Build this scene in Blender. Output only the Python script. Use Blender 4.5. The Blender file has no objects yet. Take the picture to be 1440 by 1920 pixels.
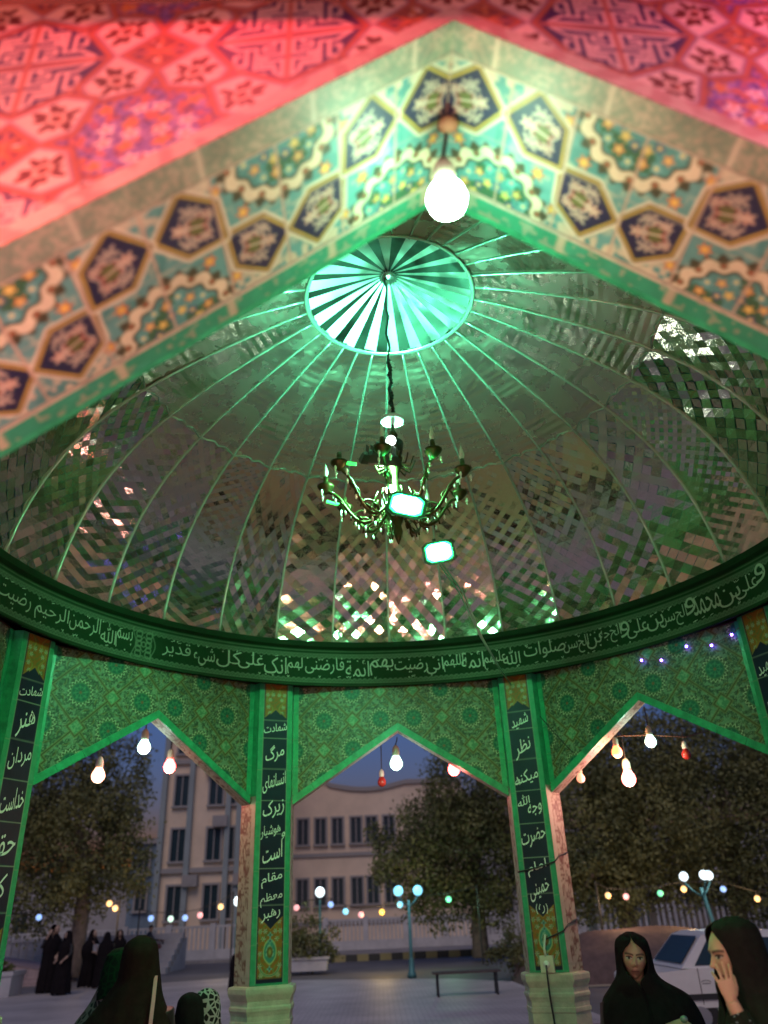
import bpy, math, random, unicodedata
import numpy as np
from mathutils import Vector, Matrix
rng = np.random.default_rng(7); random.seed(7)
S = bpy.context.scene
COL = S.collection
PI = math.pi

# ---------------------------------------------------------------- camera
CP = np.array([-0.245, -4.772, 1.451]); FPX = 1450.27
_pit, _yaw, _rol = math.radians(27.455), math.radians(1.494), math.radians(-2.513)
_f0 = np.array([math.sin(_yaw), math.cos(_yaw), 0]); _rt = np.array([math.cos(_yaw), -math.sin(_yaw), 0]); _u0 = np.array([0, 0, 1.])
FWD = math.cos(_pit) * _f0 + math.sin(_pit) * _u0
_up = -math.sin(_pit) * _f0 + math.cos(_pit) * _u0
CR = math.cos(_rol) * _rt + math.sin(_rol) * _up
CU = -math.sin(_rol) * _rt + math.cos(_rol) * _up
cam = bpy.data.cameras.new('camera'); camo = bpy.data.objects.new('camera', cam); COL.objects.link(camo)
cam.sensor_fit = 'VERTICAL'; cam.sensor_height = 36.0; cam.sensor_width = 27.0; cam.lens = FPX / 1920 * 36.0
cam.clip_start = 0.05; cam.clip_end = 2000
cam.dof.use_dof = True; cam.dof.focus_distance = 5.0; cam.dof.aperture_fstop = (cam.lens / 1000) / 0.021
camo.matrix_world = Matrix(((CR[0], CU[0], -FWD[0], CP[0]), (CR[1], CU[1], -FWD[1], CP[1]), (CR[2], CU[2], -FWD[2], CP[2]), (0, 0, 0, 1)))
S.camera = camo

def ray(px, py):
    d = FWD + CR * (px - 720) / FPX - CU * (py - 960) / FPX
    return d / np.linalg.norm(d)
def atY(px, py, y):
    """the place in the world, at distance y, that was measured at this point of the photograph"""
    d = ray(px, py); return CP + d * (y - CP[1]) / d[1]
def atZ(px, py, z):
    d = ray(px, py); return CP + d * (z - CP[2]) / d[2]

# ---------------------------------------------------------------- dusk sky
W = bpy.data.worlds.new('World'); S.world = W; W.use_nodes = True
nt = W.node_tree; bg = nt.nodes['Background']
sky = nt.nodes.new('ShaderNodeTexSky'); sky.sky_type = 'NISHITA'; sky.sun_disc = False
sky.sun_elevation = math.radians(-.5); sky.sun_rotation = math.radians(180); sky.air_density = 1.0; sky.dust_density = 0.3; sky.ozone_density = 4.0
nt.links.new(sky.outputs[0], bg.inputs[0]); bg.inputs[1].default_value = 0.5
sl = bpy.data.lights.new('sun', 'SUN'); sl.energy = 0.72; sl.angle = math.radians(35); sl.color = (1, .80, .70)   # the afterglow in the west, behind the camera
so = bpy.data.objects.new('sun', sl); COL.objects.link(so); so.rotation_euler = (math.radians(43), 0, math.radians(-8))
S.view_settings.view_transform = 'Standard'; S.view_settings.look = 'None'; S.view_settings.exposure = 0.3; S.view_settings.gamma = 1
S.render.engine = 'CYCLES'
cy = S.cycles
cy.use_denoising = True; cy.sample_clamp_indirect = 3.0; cy.sample_clamp_direct = 0; cy.max_bounces = 7; cy.glossy_bounces = 4; cy.diffuse_bounces = 3
cy.transmission_bounces = 4; cy.caustics_reflective = True; cy.caustics_refractive = False; cy.blur_glossy = 0.5
cy.use_light_tree = True

# ---------------------------------------------------------------- helpers
def tag(o, label=None, cat=None, group=None, kind=None):
    if label: o['label'] = label
    if cat: o['category'] = cat
    if group: o['group'] = group
    if kind: o['kind'] = kind
    return o
def empty(name, loc=(0, 0, 0), label=None, cat=None, group=None, rz=0):
    o = bpy.data.objects.new(name, None); COL.objects.link(o); o.location = loc; o.rotation_euler = (0, 0, rz); o.empty_display_size = .1
    return tag(o, label, cat, group)
def srgb(r, g, b):
    def f(c):
        c /= 255.; return c / 12.92 if c <= .04045 else ((c + .055) / 1.055) ** 2.4
    return (f(r), f(g), f(b))
def mat(name, col=(.5, .5, .5), rough=.6, metal=0., emit=None, es=0., noise=0., nscale=20., bump=0., bscale=60., spec=.5, sub=None, stretch=None):
    m = bpy.data.materials.new(name); m.use_nodes = True
    n = m.node_tree; b = n.nodes['Principled BSDF']
    b.inputs['Base Color'].default_value = (*col, 1); b.inputs['Roughness'].default_value = rough; b.inputs['Metallic'].default_value = metal
    b.inputs['Specular IOR Level'].default_value = spec
    if emit is not None:
        b.inputs['Emission Color'].default_value = (*emit, 1); b.inputs['Emission Strength'].default_value = es
    tc = None
    def coords():
        nonlocal tc
        if tc is None:
            tc = n.nodes.new('ShaderNodeTexCoord')
            if stretch:
                mp = n.nodes.new('ShaderNodeMapping'); mp.inputs['Scale'].default_value = stretch
                n.links.new(tc.outputs['Object'], mp.inputs[0]); tc = mp
        return tc.outputs['Object' if tc.bl_idname == 'ShaderNodeTexCoord' else 'Vector']
    if noise > 0:
        t = n.nodes.new('ShaderNodeTexNoise'); t.inputs['Scale'].default_value = nscale; t.inputs['Detail'].default_value = 6; t.inputs['Roughness'].default_value = .65
        n.links.new(coords(), t.inputs['Vector'])
        r = n.nodes.new('ShaderNodeValToRGB'); r.color_ramp.elements[0].position = .3; r.color_ramp.elements[1].position = .7
        a = tuple(max(0, c * (1 - noise)) for c in col); c2 = tuple(min(1, c * (1 + noise)) for c in col)
        r.color_ramp.elements[0].color = (*a, 1); r.color_ramp.elements[1].color = (*c2, 1)
        n.links.new(t.outputs['Fac'], r.inputs[0]); n.links.new(r.outputs[0], b.inputs['Base Color'])
    if bump > 0:
        t = n.nodes.new('ShaderNodeTexNoise'); t.inputs['Scale'].default_value = bscale; t.inputs['Detail'].default_value = 4
        n.links.new(coords(), t.inputs['Vector'])
        bp = n.nodes.new('ShaderNodeBump'); bp.inputs['Strength'].default_value = bump; bp.inputs['Distance'].default_value = .01
        n.links.new(t.outputs['Fac'], bp.inputs['Height']); n.links.new(bp.outputs[0], b.inputs['Normal'])
    return m
def vmat(name, rough=.3, bump=.15, bscale=25, spec=.5, dirt=.25, dscale=9):
    """glazed tile or skin whose own colours are stored per vertex, with a little unevenness and grime"""
    m = bpy.data.materials.new(name); m.use_nodes = True
    n = m.node_tree; b = n.nodes['Principled BSDF']; b.inputs['Roughness'].default_value = rough; b.inputs['Specular IOR Level'].default_value = spec
    a = n.nodes.new('ShaderNodeVertexColor'); a.layer_name = 'Col'
    tc = n.nodes.new('ShaderNodeTexCoord')
    t = n.nodes.new('ShaderNodeTexNoise'); t.inputs['Scale'].default_value = dscale; t.inputs['Detail'].default_value = 8; t.inputs['Roughness'].default_value = .7
    n.links.new(tc.outputs['Object'], t.inputs['Vector'])
    r = n.nodes.new('ShaderNodeMapRange'); r.inputs['From Min'].default_value = .3; r.inputs['From Max'].default_value = .7; r.inputs['To Min'].default_value = 1 - dirt; r.inputs['To Max'].default_value = 1.0
    n.links.new(t.outputs['Fac'], r.inputs[0])
    mx = n.nodes.new('ShaderNodeVectorMath'); mx.operation = 'SCALE'
    n.links.new(a.outputs['Color'], mx.inputs[0]); n.links.new(r.outputs[0], mx.inputs['Scale']); n.links.new(mx.outputs[0], b.inputs['Base Color'])
    if bump > 0:
        t2 = n.nodes.new('ShaderNodeTexNoise'); t2.inputs['Scale'].default_value = bscale; t2.inputs['Detail'].default_value = 3
        n.links.new(tc.outputs['Object'], t2.inputs['Vector'])
        bp = n.nodes.new('ShaderNodeBump'); bp.inputs['Strength'].default_value = bump; bp.inputs['Distance'].default_value = .01
        n.links.new(t2.outputs['Fac'], bp.inputs['Height']); n.links.new(bp.outputs[0], b.inputs['Normal'])
    return m
def raw(name, V, F, m=None, parent=None, smooth=False, cols=None, loc=None):
    me = bpy.data.meshes.new(name); me.from_pydata([tuple(map(float, v)) for v in V] if not isinstance(V, np.ndarray) else V.tolist(), [], F if not isinstance(F, np.ndarray) else F.tolist())
    if smooth: me.polygons.foreach_set('use_smooth', [True] * len(me.polygons))
    if cols is not None:
        ca = me.color_attributes.new('Col', 'FLOAT_COLOR', 'POINT')
        c = np.ones((len(me.vertices), 4), np.float32); c[:, :3] = cols; ca.data.foreach_set('color', c.ravel())
    if m is not None: me.materials.append(m)
    me.update()
    o = bpy.data.objects.new(name, me); COL.objects.link(o)
    if parent is not None: o.parent = parent
    if loc is not None: o.location = loc
    return o
class MB:
    """collects shapes for one mesh"""
    def __init__(s): s.V = []; s.F = []
    def add(s, V, F):
        b = len(s.V); s.V += [tuple(map(float, v)) for v in V]; s.F += [tuple(int(i) + b for i in f) for f in F]; return s
    def box(s, c, d, M=None, bev=0):
        x, y, z = d[0] / 2, d[1] / 2, d[2] / 2
        V = np.array([(a * x, b * y, e * z) for e in (-1, 1) for a, b in ((-1, -1), (1, -1), (1, 1), (-1, 1))])
        if M is not None: V = V @ np.array(M)[:3, :3].T
        V = V + np.array(c)
        return s.add(V, [(3, 2, 1, 0), (4, 5, 6, 7), (0, 1, 5, 4), (1, 2, 6, 5), (2, 3, 7, 6), (3, 0, 4, 7)])
    def prism(s, poly, z0, z1):
        n = len(poly); V = [(p[0], p[1], z0) for p in poly] + [(p[0], p[1], z1) for p in poly]
        return s.add(V, [tuple(range(n - 1, -1, -1)), tuple(range(n, 2 * n))] + [(i, (i + 1) % n, n + (i + 1) % n, n + i) for i in range(n)])
    def loft(s, rings, cap=True, closed=True):
        n = len(rings[0]); V = [p for r in rings for p in r]; F = []
        for i in range(len(rings) - 1):
            for j in range(n if closed else n - 1):
                a, b = i * n + j, i * n + (j + 1) % n; F.append((a, b, b + n, a + n))
        if cap: F += [tuple(range(n - 1, -1, -1)), tuple(range((len(rings) - 1) * n, len(rings) * n))]
        return s.add(V, F)
    def tube(s, pts, r, n=8, cap=True):
        pts = [np.array(p, float) for p in pts]; rr = r if hasattr(r, '__len__') else [r] * len(pts)
        rings = []; prev = None
        for i, p in enumerate(pts):
            t = pts[min(i + 1, len(pts) - 1)] - pts[max(i - 1, 0)]; t = t / (np.linalg.norm(t) + 1e-9)
            if prev is None:
                a = np.array([0, 0, 1.]) if abs(t[2]) < .9 else np.array([1., 0, 0]); x = np.cross(t, a)
            else: x = prev - t * np.dot(prev, t)
            x /= np.linalg.norm(x) + 1e-9; y = np.cross(t, x); prev = x
            rings.append([p + rr[i] * (math.cos(2 * PI * k / n) * x + math.sin(2 * PI * k / n) * y) for k in range(n)])
        return s.loft(rings, cap)
    def lathe(s, prof, n=24, c=(0, 0, 0), cap=True):
        return s.loft([[(c[0] + r * math.cos(2 * PI * k / n), c[1] + r * math.sin(2 * PI * k / n), c[2] + z) for k in range(n)] for r, z in prof], cap)
    def ball(s, c, r, n=16, m=10):
        r = r if hasattr(r, '__len__') else (r, r, r)
        rings = [[(c[0] + r[0] * math.sin(t) * math.cos(2 * PI * k / n), c[1] + r[1] * math.sin(t) * math.sin(2 * PI * k / n), c[2] - r[2] * math.cos(t)) for k in range(n)] for t in np.linspace(.06, PI - .06, m)]
        return s.loft(rings)
    def build(s, name, m=None, parent=None, smooth=False, loc=None):
        o = raw(name, s.V, s.F, m, parent, smooth, loc=loc); return o
def rotz(a): return np.array([[math.cos(a), -math.sin(a), 0], [math.sin(a), math.cos(a), 0], [0, 0, 1]])
def grid(name, fn, us, vs, paint, m, parent=None, mask=None, smooth=True):
    """a sheet over (u, v) bent by fn and painted by paint(U, V)"""
    U, V = np.meshgrid(us, vs); P = fn(U, V); C = paint(U, V)
    nu, nv = len(us), len(vs); idx = np.arange(nu * nv).reshape(nv, nu)
    F = np.stack([idx[:-1, :-1], idx[:-1, 1:], idx[1:, 1:], idx[1:, :-1]], -1).reshape(-1, 4)
    if mask is not None:
        uc = (U[:-1, :-1] + U[1:, 1:]) / 2; vc = (V[:-1, :-1] + V[1:, 1:]) / 2
        F = F[mask(uc, vc).ravel()]
    P = P.reshape(-1, 3); C = C.reshape(-1, 3)
    used = np.unique(F); rm = -np.ones(nu * nv, int); rm[used] = np.arange(len(used))
    return raw(name, P[used], rm[F], m, parent, smooth, cols=C[used])

# ---- drawing into vertex colours
def sst(d, w): return np.clip(.5 - d / (2 * w), 0, 1)          # 1 inside (d<0)
def put(C, mask, col):
    m = mask[..., None]; return C * (1 - m) + np.array(col) * m
def sd_poly(U, V, pts):
    pts = np.array(pts, float); d = np.full(U.shape, 1e9); s = np.ones(U.shape)
    n = len(pts)
    for i in range(n):
        a, b = pts[i], pts[(i + 1) % n]; e = b - a; wx, wy = U - a[0], V - a[1]
        t = np.clip((wx * e[0] + wy * e[1]) / (e @ e), 0, 1); d = np.minimum(d, (wx - e[0] * t) ** 2 + (wy - e[1] * t) ** 2)
        c1 = V >= a[1]; c2 = V < b[1]; c3 = e[0] * wy > e[1] * wx
        fl = (c1 & c2 & c3) | (~c1 & ~c2 & ~c3); s = np.where(fl, -s, s)
    return s * np.sqrt(d)
def sd_line(U, V, pts):
    d = np.full(U.shape, 1e9)
    for a, b in zip(pts[:-1], pts[1:]):
        a = np.array(a, float); b = np.array(b, float); e = b - a; wx, wy = U - a[0], V - a[1]
        t = np.clip((wx * e[0] + wy * e[1]) / (e @ e + 1e-12), 0, 1); d = np.minimum(d, (wx - e[0] * t) ** 2 + (wy - e[1] * t) ** 2)
    return np.sqrt(d)
def vnoise(U, V, s, seed=0):
    x, y = U * s, V * s; xi, yi = np.floor(x).astype(int), np.floor(y).astype(int); fx, fy = x - xi, y - yi
    fx = fx * fx * (3 - 2 * fx); fy = fy * fy * (3 - 2 * fy)
    def h(a, b):
        n = (a * 374761393 + b * 668265263 + seed * 974711) & 0x7fffffff; n = ((n ^ (n >> 13)) * 1274126177) & 0x7fffffff
        return ((n ^ (n >> 16)) & 0xffff) / 65535.
    return (h(xi, yi) * (1 - fx) + h(xi + 1, yi) * fx) * (1 - fy) + (h(xi, yi + 1) * (1 - fx) + h(xi + 1, yi + 1) * fx) * fy
def flower(U, V, c, r, n=5, ph=0.):
    dx, dy = U - c[0], V - c[1]; R = np.hypot(dx, dy); T = np.arctan2(dy, dx)
    return R - r * (.72 + .28 * np.cos(n * T + ph))

# ---- Arabic letters: pick the joined form of every letter, lay them out right to left
_forms = {}
for cp in list(range(0xFB50, 0xFE00)) + list(range(0xFE70, 0xFEFF)):
    d = unicodedata.decomposition(chr(cp)).split()
    if len(d) == 2 and d[0] in ('<initial>', '<medial>', '<final>', '<isolated>'): _forms.setdefault(chr(int(d[1], 16)), {})[d[0][1:-1]] = chr(cp)
    if len(d) == 3 and d[0] in ('<final>', '<isolated>') and d[1] == '0644': _forms.setdefault(chr(0x644) + chr(int(d[2], 16)), {})[d[0][1:-1]] = chr(cp)
def shape(t):
    u = []; i = 0
    while i < len(t):
        if t[i] == '\u0644' and t[i:i + 2] in _forms: u.append(t[i:i + 2]); i += 2
        else: u.append(t[i]); i += 1
    out = []
    for i, c in enumerate(u):
        f = _forms.get(c, {})
        pj = i > 0 and 'initial' in _forms.get(u[i - 1], {}) and ('final' in f)
        nj = i < len(u) - 1 and 'initial' in f and 'final' in _forms.get(u[i + 1], {})
        k = 'medial' if pj and nj else 'final' if pj else 'initial' if nj else 'isolated'
        out.append(f.get(k, c))
    return ''.join(reversed(out))
_tc = {}
def glyphs(word, thin=0.0):
    """outline mesh of a word, normalised: x 0..w, y as set"""
    if (word, thin) in _tc: return _tc[(word, thin)]
    cu = bpy.data.curves.new('w', 'FONT'); cu.body = shape(word); cu.resolution_u = 3; cu.offset = thin
    o = bpy.data.objects.new('w', cu); COL.objects.link(o); bpy.context.view_layer.update()
    me = bpy.data.meshes.new_from_object(o.evaluated_get(bpy.context.evaluated_depsgraph_get()))
    V = np.array([v.co[:2] for v in me.vertices]); F = [tuple(p.vertices) for p in me.polygons]
    bpy.data.objects.remove(o); bpy.data.curves.remove(cu); bpy.data.meshes.remove(me)
    V[:, 0] -= V[:, 0].min(); _tc[(word, thin)] = (V, F); return V, F
# ================================================================ PAVILION (an eight-sided tiled kiosk with a mirrored dome)
AP, TH, TN = 3.03, .13, .46          # inner wall plane, wall thickness
WA, ZS, ZA, ZW = 1.03, 2.407, 3.062, 3.53
NP, NWA, NZA = 3.231, 1.30, 3.312   # the arch over the entrance
NZS = NZA - .7563 * NWA
RR, ZR, ZT = 3.02, 3.50, 3.93        # inscription ring
M_tile = vmat('painted_glazed_tile', .42, .12, 30, spec=.25)
M_tile2 = vmat('floral_glazed_tile', .55, .1, 40, dirt=.3)
M_face = vmat('facade_mosaic_tile', .55, .15, 30, dirt=.3)
M_trim = mat('green_trim_tile', (.03, .33, .16), .3, noise=.35, nscale=14, bump=.15, bscale=40)
M_stone = mat('cream_stone', (.46, .44, .33), .55, noise=.22, nscale=9, bump=.25, bscale=50)
M_body = mat('wall_plaster', (.35, .33, .28), .7, noise=.2, nscale=6)
M_white = mat('white_lettering', (.80, .84, .76), .4)
M_ringl = mat('pale_green_lettering', (.34, .38, .31), .45)
M_cornice = mat('dark_cornice', (.10, .035, .03), .6, noise=.3, nscale=5)

pav = empty('pavilion', (0, 0, 0), 'eight sided tiled pavilion with pointed arches and a mirrored dome lit green inside', 'pavilion')

# ---------------- paints
def paint_spandrel(U, Z):
    C = np.empty(U.shape + (3,)); P = .565; a = np.abs(U)
    n1 = vnoise(U, Z, 95, 1); n2 = vnoise(U, Z, 42, 2); n3 = vnoise(U, Z, 150, 5)
    C[:] = (.12, .17, .10)
    C = put(C, sst(.46 - n1, .12) * .8, (.035, .05, .035)); C = put(C, sst(.64 - n2, .05) * .65, (.24, .34, .23)); C = put(C, sst(.74 - n3, .05) * .7, (.38, .40, .27))
    p, q = (a - .165) / P, (Z - 3.18) / P
    def cell(ox, oy):
        x = (p - ox + .5) % 1 - .5; y = (q - oy + .5) % 1 - .5; return x, y
    dark, och = (.045, .03, .015), (.30, .27, .11)
    w = .006
    def strap(C, d):
        C = put(C, sst(np.abs(d) - .0115, w), och); C = put(C, sst(np.abs(d) - .0055, w), dark); return C
    dA = None
    for o in ((0, 0), (.5, .5)):
        x, y = cell(*o); x, y = np.abs(x), np.abs(y)
        # eight pointed star lines: two squares
        s1 = np.maximum(x, y); s2 = (x + y) / math.sqrt(2); octd = (np.maximum(s1, s2) - .225) * P
        star = (np.minimum(s1, s2) - .252) * P
        r = np.hypot(x, y) * P; t = np.arctan2(y, x)
        d0 = star
        C = np.where((r < .16)[..., None], strap(C, d0), C)
    for o in ((.5, 0), (0, .5)):
        x, y = cell(*o); x, y = np.abs(x), np.abs(y)
        dd = (x + y - .135) * P / math.sqrt(2)
        C = put(C, sst(dd, w), (.10, .26, .14)); C = put(C, sst(dd, w) * sst(.6 - n1, .1), (.24, .40, .24))
        C = strap(C, dd)
    # long crossing straps
    for e in ((p - q), (p + q)):
        d = ((e - .5 + .5) % 1 - .5) * P / math.sqrt(2)
        xB, yB = cell(.5, 0); xB2, yB2 = cell(0, .5)
        far = (np.minimum(np.abs(xB) + np.abs(yB), np.abs(xB2) + np.abs(yB2)) > .135)
        C = np.where(far[..., None], strap(C, d), C)
    for o in ((0, 0), (.5, .5)):
        x, y = cell(*o); dx, dy = x * P, y * P; r = np.hypot(dx, dy); t = np.arctan2(dy, dx)
        C = put(C, sst(r - .112, w), (.07, .085, .04))
        lace = np.abs(r - .099 - .010 * np.cos(18 * t)) - .0045
        C = put(C, sst(lace, .004), (.62, .60, .42))
        C = put(C, sst(r - .082, w), (.16, .30, .15)); C = put(C, sst(r - .077, w), (.018, .11, .075))
        ros = .5 + .5 * np.cos(8 * t + 30 * r)
        C = put(C, sst(r - .066, w) * (ros > .72), (.05, .22, .13)); C = put(C, sst(np.abs(r - .045) - .004, .004) * .7, (.10, .26, .14)); C = put(C, sst(r - .012, .004), (.28, .10, .05))
    # grout between the square tiles
    g = np.minimum(np.abs((U + .141) % .2825 - .14125), np.abs((Z - .02) % .28 - .14)); C = put(C, sst(g - .0012, .004) * .5, (.05, .06, .04))
    return C

NAVY = (.012, .014, .06)
_lo = [(.525, .135), (.592, .212), (.69, .212), (.683, .112), (.602, .05)]
def paint_soffit(T, Vv):
    """the hexagon and medallion border: T along the arch from its apex, Vv across from the room to the street"""
    C = np.empty(T.shape + (3,)); per = .71
    n1 = vnoise(T, Vv, 60, 3); n2 = vnoise(T, Vv, 24, 4); n3 = vnoise(T, Vv, 120, 9)
    C[:] = (.47, .45, .37); C = put(C, sst(.66 - n1, .1) * .55, (.30, .31, .26))
    w = .0035
    band = (Vv > .03) & (Vv < .378)
    s0 = (T - .165) % per; t = s0 + .165                      # one repeat runs .165..0.875
    B = C.copy(); B[:] = (.10, .30, .30); B = put(B, sst(.63 - n2, .06) * .7, (.05, .22, .22)); B = put(B, sst(.7 - n1, .08) * .6, (.32, .42, .34))
    # edges of the tile field are paler flowers
    B = put(B, sst(np.minimum(Vv - .03, .378 - Vv) - .045, .03) * sst(.5 - n1, .1), (.50, .47, .36))
    for sc, so in ((.42, .03), (.45, .2)):
        for k in range(40):
            pass
    # medallions: scalloped white arcs with flowers
    for cx, cyv, sg in ((.52, .405, 1), (.165, .015, -1), (.875, .015, -1)):
        dx, dy = t - cx, Vv - cyv; r = np.hypot(dx, dy); a = np.arctan2(dy, dx)
        mod = np.cos(a * 14)
        B = put(B, sst(r - .172 - .008 * np.cos(28 * a), w), (.05, .05, .025))
        B = put(B, sst(r - .160 - .008 * mod, w), (.60, .57, .42))
        hol = np.hypot((((a * 14 / (2 * PI)) % 1) - .5) * .062, r - .146) - .010
        B = put(B, sst(hol, w), (.10, .09, .03)); B = put(B, sst(hol + .006, w), (.45, .10, .06))
        B = put(B, sst(r - .130 - .006 * mod, w), (.05, .055, .03)); B = put(B, sst(r - .122 - .006 * mod, w), (.07, .27, .27))
        B = put(B, sst(r - .118, w) * sst(.58 - n2, .05), (.03, .12, .06))
        for rr, nn, ph, col in ((.095, 9, 0, (.55, .25, .08)), (.060, 6, .3, (.06, .08, .20)), (.060, 6, .83, (.55, .42, .10)), (.105, 9, .35, (.16, .42, .44))):
            for k in range(nn):
                an = 2 * PI * k / nn + ph; c = (cx + rr * math.cos(an), cyv + rr * math.sin(an))
                if -.02 < c[1] < .42:
                    B = put(B, sst(flower(t, Vv, c, .016, 5), w), col); B = put(B, sst(np.hypot(t - c[0], Vv - c[1]) - .005, w), (.70, .60, .20))
        # red and yellow buds outside the arc
        for an in (.35, .9, PI - .9, PI - .35):
            c = (cx + .195 * math.cos(an), cyv - sg * .195 * math.sin(an))
            B = put(B, sst(flower(t, Vv, c, .021, 6), w), (.50, .16, .06)); B = put(B, sst(flower(t, Vv, c, .012, 5), w), (.70, .50, .10))
    # navy cartouches, each turned end for end along the chain
    quad = []
    for m1 in (0, 1):
        pts = [((1.04 - a), b) if m1 else (a, b) for a, b in _lo]; quad.append((pts, 1))
        up = [(1.39 - a, .425 - b) for a, b in _lo]
        quad.append((up if not m1 else [(1.75 - a, b) for a, b in up], -1)); 
    for pts, sg in list(quad):
        quad.append(([(a - per, b) for a, b in pts], sg))
    for pts, sg in quad:
        if max(a for a, _ in pts) < .1 or min(a for a, _ in pts) > .95: continue
        d = sd_poly(t, Vv, pts) - .010
        B = put(B, sst(d - .008, w), (.62, .58, .45)); B = put(B, sst(d, w), (.03, .02, .012)); B = put(B, sst(d + .005, w), (.50, .37, .07)); B = put(B, sst(d + .011, w), (.04, .03, .02)); B = put(B, sst(d + .013, w), NAVY)
        cx, cyv = np.mean(pts, 0); a0 = np.array(pts[2]) * .5 + np.array(pts[3]) * .5; ax = a0 - (cx, cyv); ax /= np.linalg.norm(ax)
        u = (t - cx) * ax[0] + (Vv - cyv) * ax[1]; v = -(t - cx) * ax[1] + (Vv - cyv) * ax[0]
        ins = sst(d + .02, w)
        cream, mar, ol = (.56, .50, .40), (.33, .06, .05), (.10, .12, .03)
        # palmette heart, its bud and two side leaves
        for (mx, my, rx, ry) in ((.012, 0, .034, .036), (-.036, 0, .017, .015), (-.012, .042, .022, .011), (-.012, -.042, .022, .011), (.036, .030, .014, .009), (.036, -.030, .014, .009)):
            e = (np.hypot((u - mx) / rx, (v - my) / ry) - 1) * min(rx, ry)
            e = e + .006 * np.cos(6 * np.arctan2(v - my, u - mx))
            B = put(B, sst(e, w) * ins, cream); B = put(B, sst(e + .0045, w) * ins, mar if rx < .015 or mx < -.02 else (.05, .03, .07)); B = put(B, sst(np.abs(e + .011) - .0028, w) * ins, (.36, .10, .09) if rx > .03 else cream)
        e = np.hypot((u - .010) / .020, (np.abs(v) - .010) / .012) - 1; B = put(B, sst(e * .012, w) * ins, ol)
        e = np.hypot(u - .028, v) - .006; B = put(B, sst(e, w) * ins, mar)
        B = put(B, sst(np.abs(v) - .0022, .002) * sst(np.abs(u + .01) - .04, w) * ins, cream)
    # square tile joints
    g = np.abs((T - .353 + .0885) % .1775 - .08875); B = put(B, sst(g - .0042, .003) * .6, (.30, .12, .09)); B = put(B, sst(g - .0022, .003) * .9, (.50, .45, .35)); g = np.abs(Vv - .205); B = put(B, sst(g - .0016, .003) * .6, (.46, .42, .33))
    C = np.where(band[..., None], B, C)
    # street side: speckled green stone strip; room side: green glazed strip with pale joints
    st = Vv > .388
    G = C.copy(); G[:] = (.20, .27, .20); G = put(G, sst(.55 - n3, .15), (.36, .34, .26)); G = put(G, sst(.62 - n2, .1) * .5, (.13, .20, .15))
    g = np.abs((T + .03) % .30 - .15); G = put(G, sst(g - .006, .004), (.46, .43, .34))
    C = np.where(st[..., None], G, C)
    gr = Vv < .012
    G2 = C.copy(); G2[:] = (.03, .30, .17); G2 = put(G2, sst(.62 - n2, .1) * .4, (.05, .36, .24)); g = np.abs((T + .1) % .33 - .165); G2 = put(G2, sst(g - .012, .006), (.42, .42, .30)); G2 = put(G2, sst(.74 - n1, .05) * .5, (.40, .38, .28))
    C = np.where(gr[..., None], G2, C)
    g = np.minimum(np.abs(Vv - .024), np.abs(Vv - .384)); C = put(C, sst(g - .0018, .003), (.20, .16, .11))
    return C

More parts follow.
